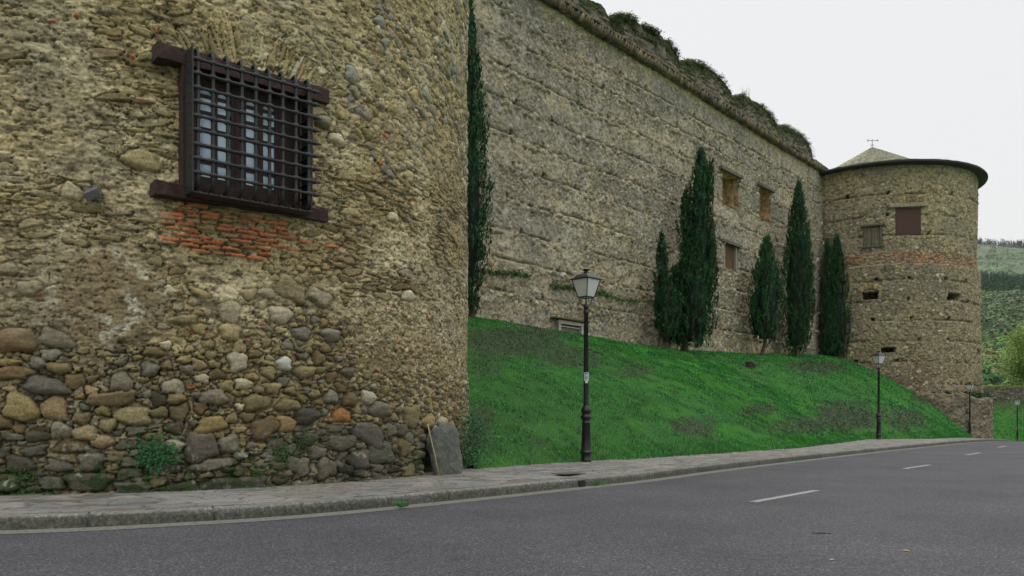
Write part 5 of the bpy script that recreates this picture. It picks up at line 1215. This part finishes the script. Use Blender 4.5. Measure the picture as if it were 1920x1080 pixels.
leafy_tree((61.5, 120, 2.0), 8.5, 4, (.08, .15, .05), 'mid green tree behind the boundary wall, mostly hidden by the far tower', 63, 9000, .25)

# hillside terrain (relief) and its woodland canopy
def hillz(r, az):
    return np.interp(r, [120, 180, 260, 400, 560, 800, 1100, 1480, 1700, 2400], [-3.5, 3.5, 14, 42, 84, 143, 222, 322, 330, 300])
az = np.radians(np.linspace(-25, 70, 380)); rr_ = np.r_[np.linspace(120, 600, 110), np.linspace(610, 1800, 140), np.linspace(1850, 2050, 4)]
AZ, RR = np.meshgrid(az, rr_); X = RR * np.sin(AZ); Y = RR * np.cos(AZ); base_ = hillz(Y * 1.0 + X * .0, AZ)
Zh = base_ + (fbm(X * .004, Y * .004, 5) - .5) * 40 * sst(Y, 200, 900) 
zoneN = Y + (fbm(X * .01, Y * .01, 9) - .5) * 160
hc = np.zeros(X.shape + (3,)) + np.array([.05, .11, .03]); hc = mixc(hc, [.08, .12, .045], sst(zoneN, 430, 480)); hc = mixc(hc, [.035, .07, .035], sst(zoneN, 600, 640)); hc = mixc(hc, [.065, .10, .05], sst(zoneN, 780, 830)); hc = mixc(hc, [.095, .095, .065], sst(zoneN, 1180, 1300))
hc = hc * (.6 + .8 * fbm(X * .03, Y * .03, 8))[..., None]
M_hill = vcmat('hillside', ns=.12, lo=.7, hi=1.3, bd=.6, bs=.3)
tag(npmesh('hills', np.stack([X, Y, Zh], -1).reshape(-1, 3), gridF(*X.shape), M_hill, col=hc.reshape(-1, 3)), kind='structure')
def canopy(name, n, y0, y1, r0, r1, cols, label, seed, conic=False, nl=60, azr=(24, 46)):
    """clumps of leaf-sized faces on domes: each crown a ragged dome"""
    rs = np.random.RandomState(seed); Y = np.sqrt(rs.uniform(y0 ** 2, y1 ** 2, n)); a = np.radians(rs.uniform(azr[0], azr[1], n)); X = Y * np.tan(a)
    zb_ = hillz(Y, a) + (fbm(X * .004, Y * .004, 5) - .5) * 40 * sst(Y, 200, 900)
    R_ = rs.uniform(r0, r1, n); d = rs.randn(n, nl, 3); d /= np.linalg.norm(d, axis=2)[..., None]; d[..., 2] = np.abs(d[..., 2])
    if conic:
        t = rs.rand(n, nl); d[..., 0] = np.cos(d[..., 0] * 9) * (1 - t) * .35; d[..., 1] = np.sin(d[..., 1] * 9) * (1 - t) * .35; d[..., 2] = t * 2.4
    P = np.stack([X, Y, zb_ + R_ * .3], 1)[:, None] + d * R_[:, None, None] * rs.uniform(.75, 1.1, (n, nl, 1)); N = d * 1.2 + rs.randn(n, nl, 3) * .4
    P = P.reshape(-1, 3); N = N.reshape(-1, 3); N /= np.linalg.norm(N, axis=1)[:, None]
    sz = np.repeat(R_, nl) * rs.uniform(.22, .48, n * nl); V, F = quads(P, N, sz, .8, rs)
    ci = rs.randint(len(cols), size=n); c_ = np.array(cols)[ci] * rs.uniform(.7, 1.3, (n, 1)); c_ = np.repeat(c_, nl, 0) * rs.uniform(.7, 1.35, (n * nl, 1))
    tag(npmesh(name, V, F, M_leafm, None, np.repeat(c_, 4, 0)), label, 'woodland', kind='stuff')
canopy('near_woodland', 1500, 150, 420, 2.2, 4.5, [(.07, .16, .035), (.045, .12, .03), (.10, .17, .04), (.14, .16, .05)], 'bright green broadleaf woodland at the foot of the hill', 71, nl=170)
canopy('hillside_woodland', 2600, 390, 640, 3.0, 6.5, [(.08, .125, .05), (.06, .105, .04), (.10, .13, .055), (.075, .12, .045)], 'grey-green scrub woodland halfway up the hillside', 72, nl=100)
canopy('pine_wood', 3200, 600, 790, 3.5, 5.5, [(.05, .115, .06), (.065, .14, .065)], 'dark green pine plantation band across the upper hillside', 73, True, 60)
canopy('ridge_pines', 5200, 1420, 1600, 5, 7.5, [(.016, .034, .022), (.02, .04, .024)], 'dark line of pines along the crest of the hill', 74, True, 34, (20, 50))

canopy('heath_scrub', 2600, 800, 1420, 1.5, 4.5, [(.06, .09, .045), (.05, .085, .04), (.085, .10, .055)], 'low scattered scrub on the heath below the crest', 75, nl=16)
n = 90000; x = RS.uniform(38, 90, n); y = RS.uniform(64, 94, n); kx3 = np.interp(y, K[:, 1], K[:, 0]); ok = (x < kx3 - 1.4) | (y > 83); x, y, kx3 = x[ok], y[ok], kx3[ok]; z = lawnz(x, y)
c = mixc(np.zeros((len(x), 3)) + np.array([.04, .20, .025]), [.11, .14, .05], sst(fbm(x * .35, y * .35, 6), .5, .62) * .8) * RS.uniform(.6, 1.4, (len(x), 1))
tag(blades('lawn_grass', np.stack([x, y, z - .05], 1), RS.uniform(.12, .28, len(x)), RS.uniform(.06, .12, len(x)), c), 'grass on the far lawn below the boundary wall', 'grass', kind='stuff')

# thin air haze: one closed box round camera and scene
hz = MB(); hz.box((0, 700, 197), (4240, 2800, 404)); hm = bpy.data.materials.new('haze'); hm.use_nodes = True; ht = hm.node_tree; ht.nodes.clear()
ho = ht.nodes.new('ShaderNodeOutputMaterial'); hp = ht.nodes.new('ShaderNodeVolumePrincipled'); hp.inputs['Color'].default_value = (.82, .87, .95, 1); hp.inputs['Density'].default_value = .00005
ht.links.new(hp.outputs[0], ho.inputs[1]); tag(hz.build('haze', hm), 'thin pale haze in the air over the valley', 'haze', kind='stuff')
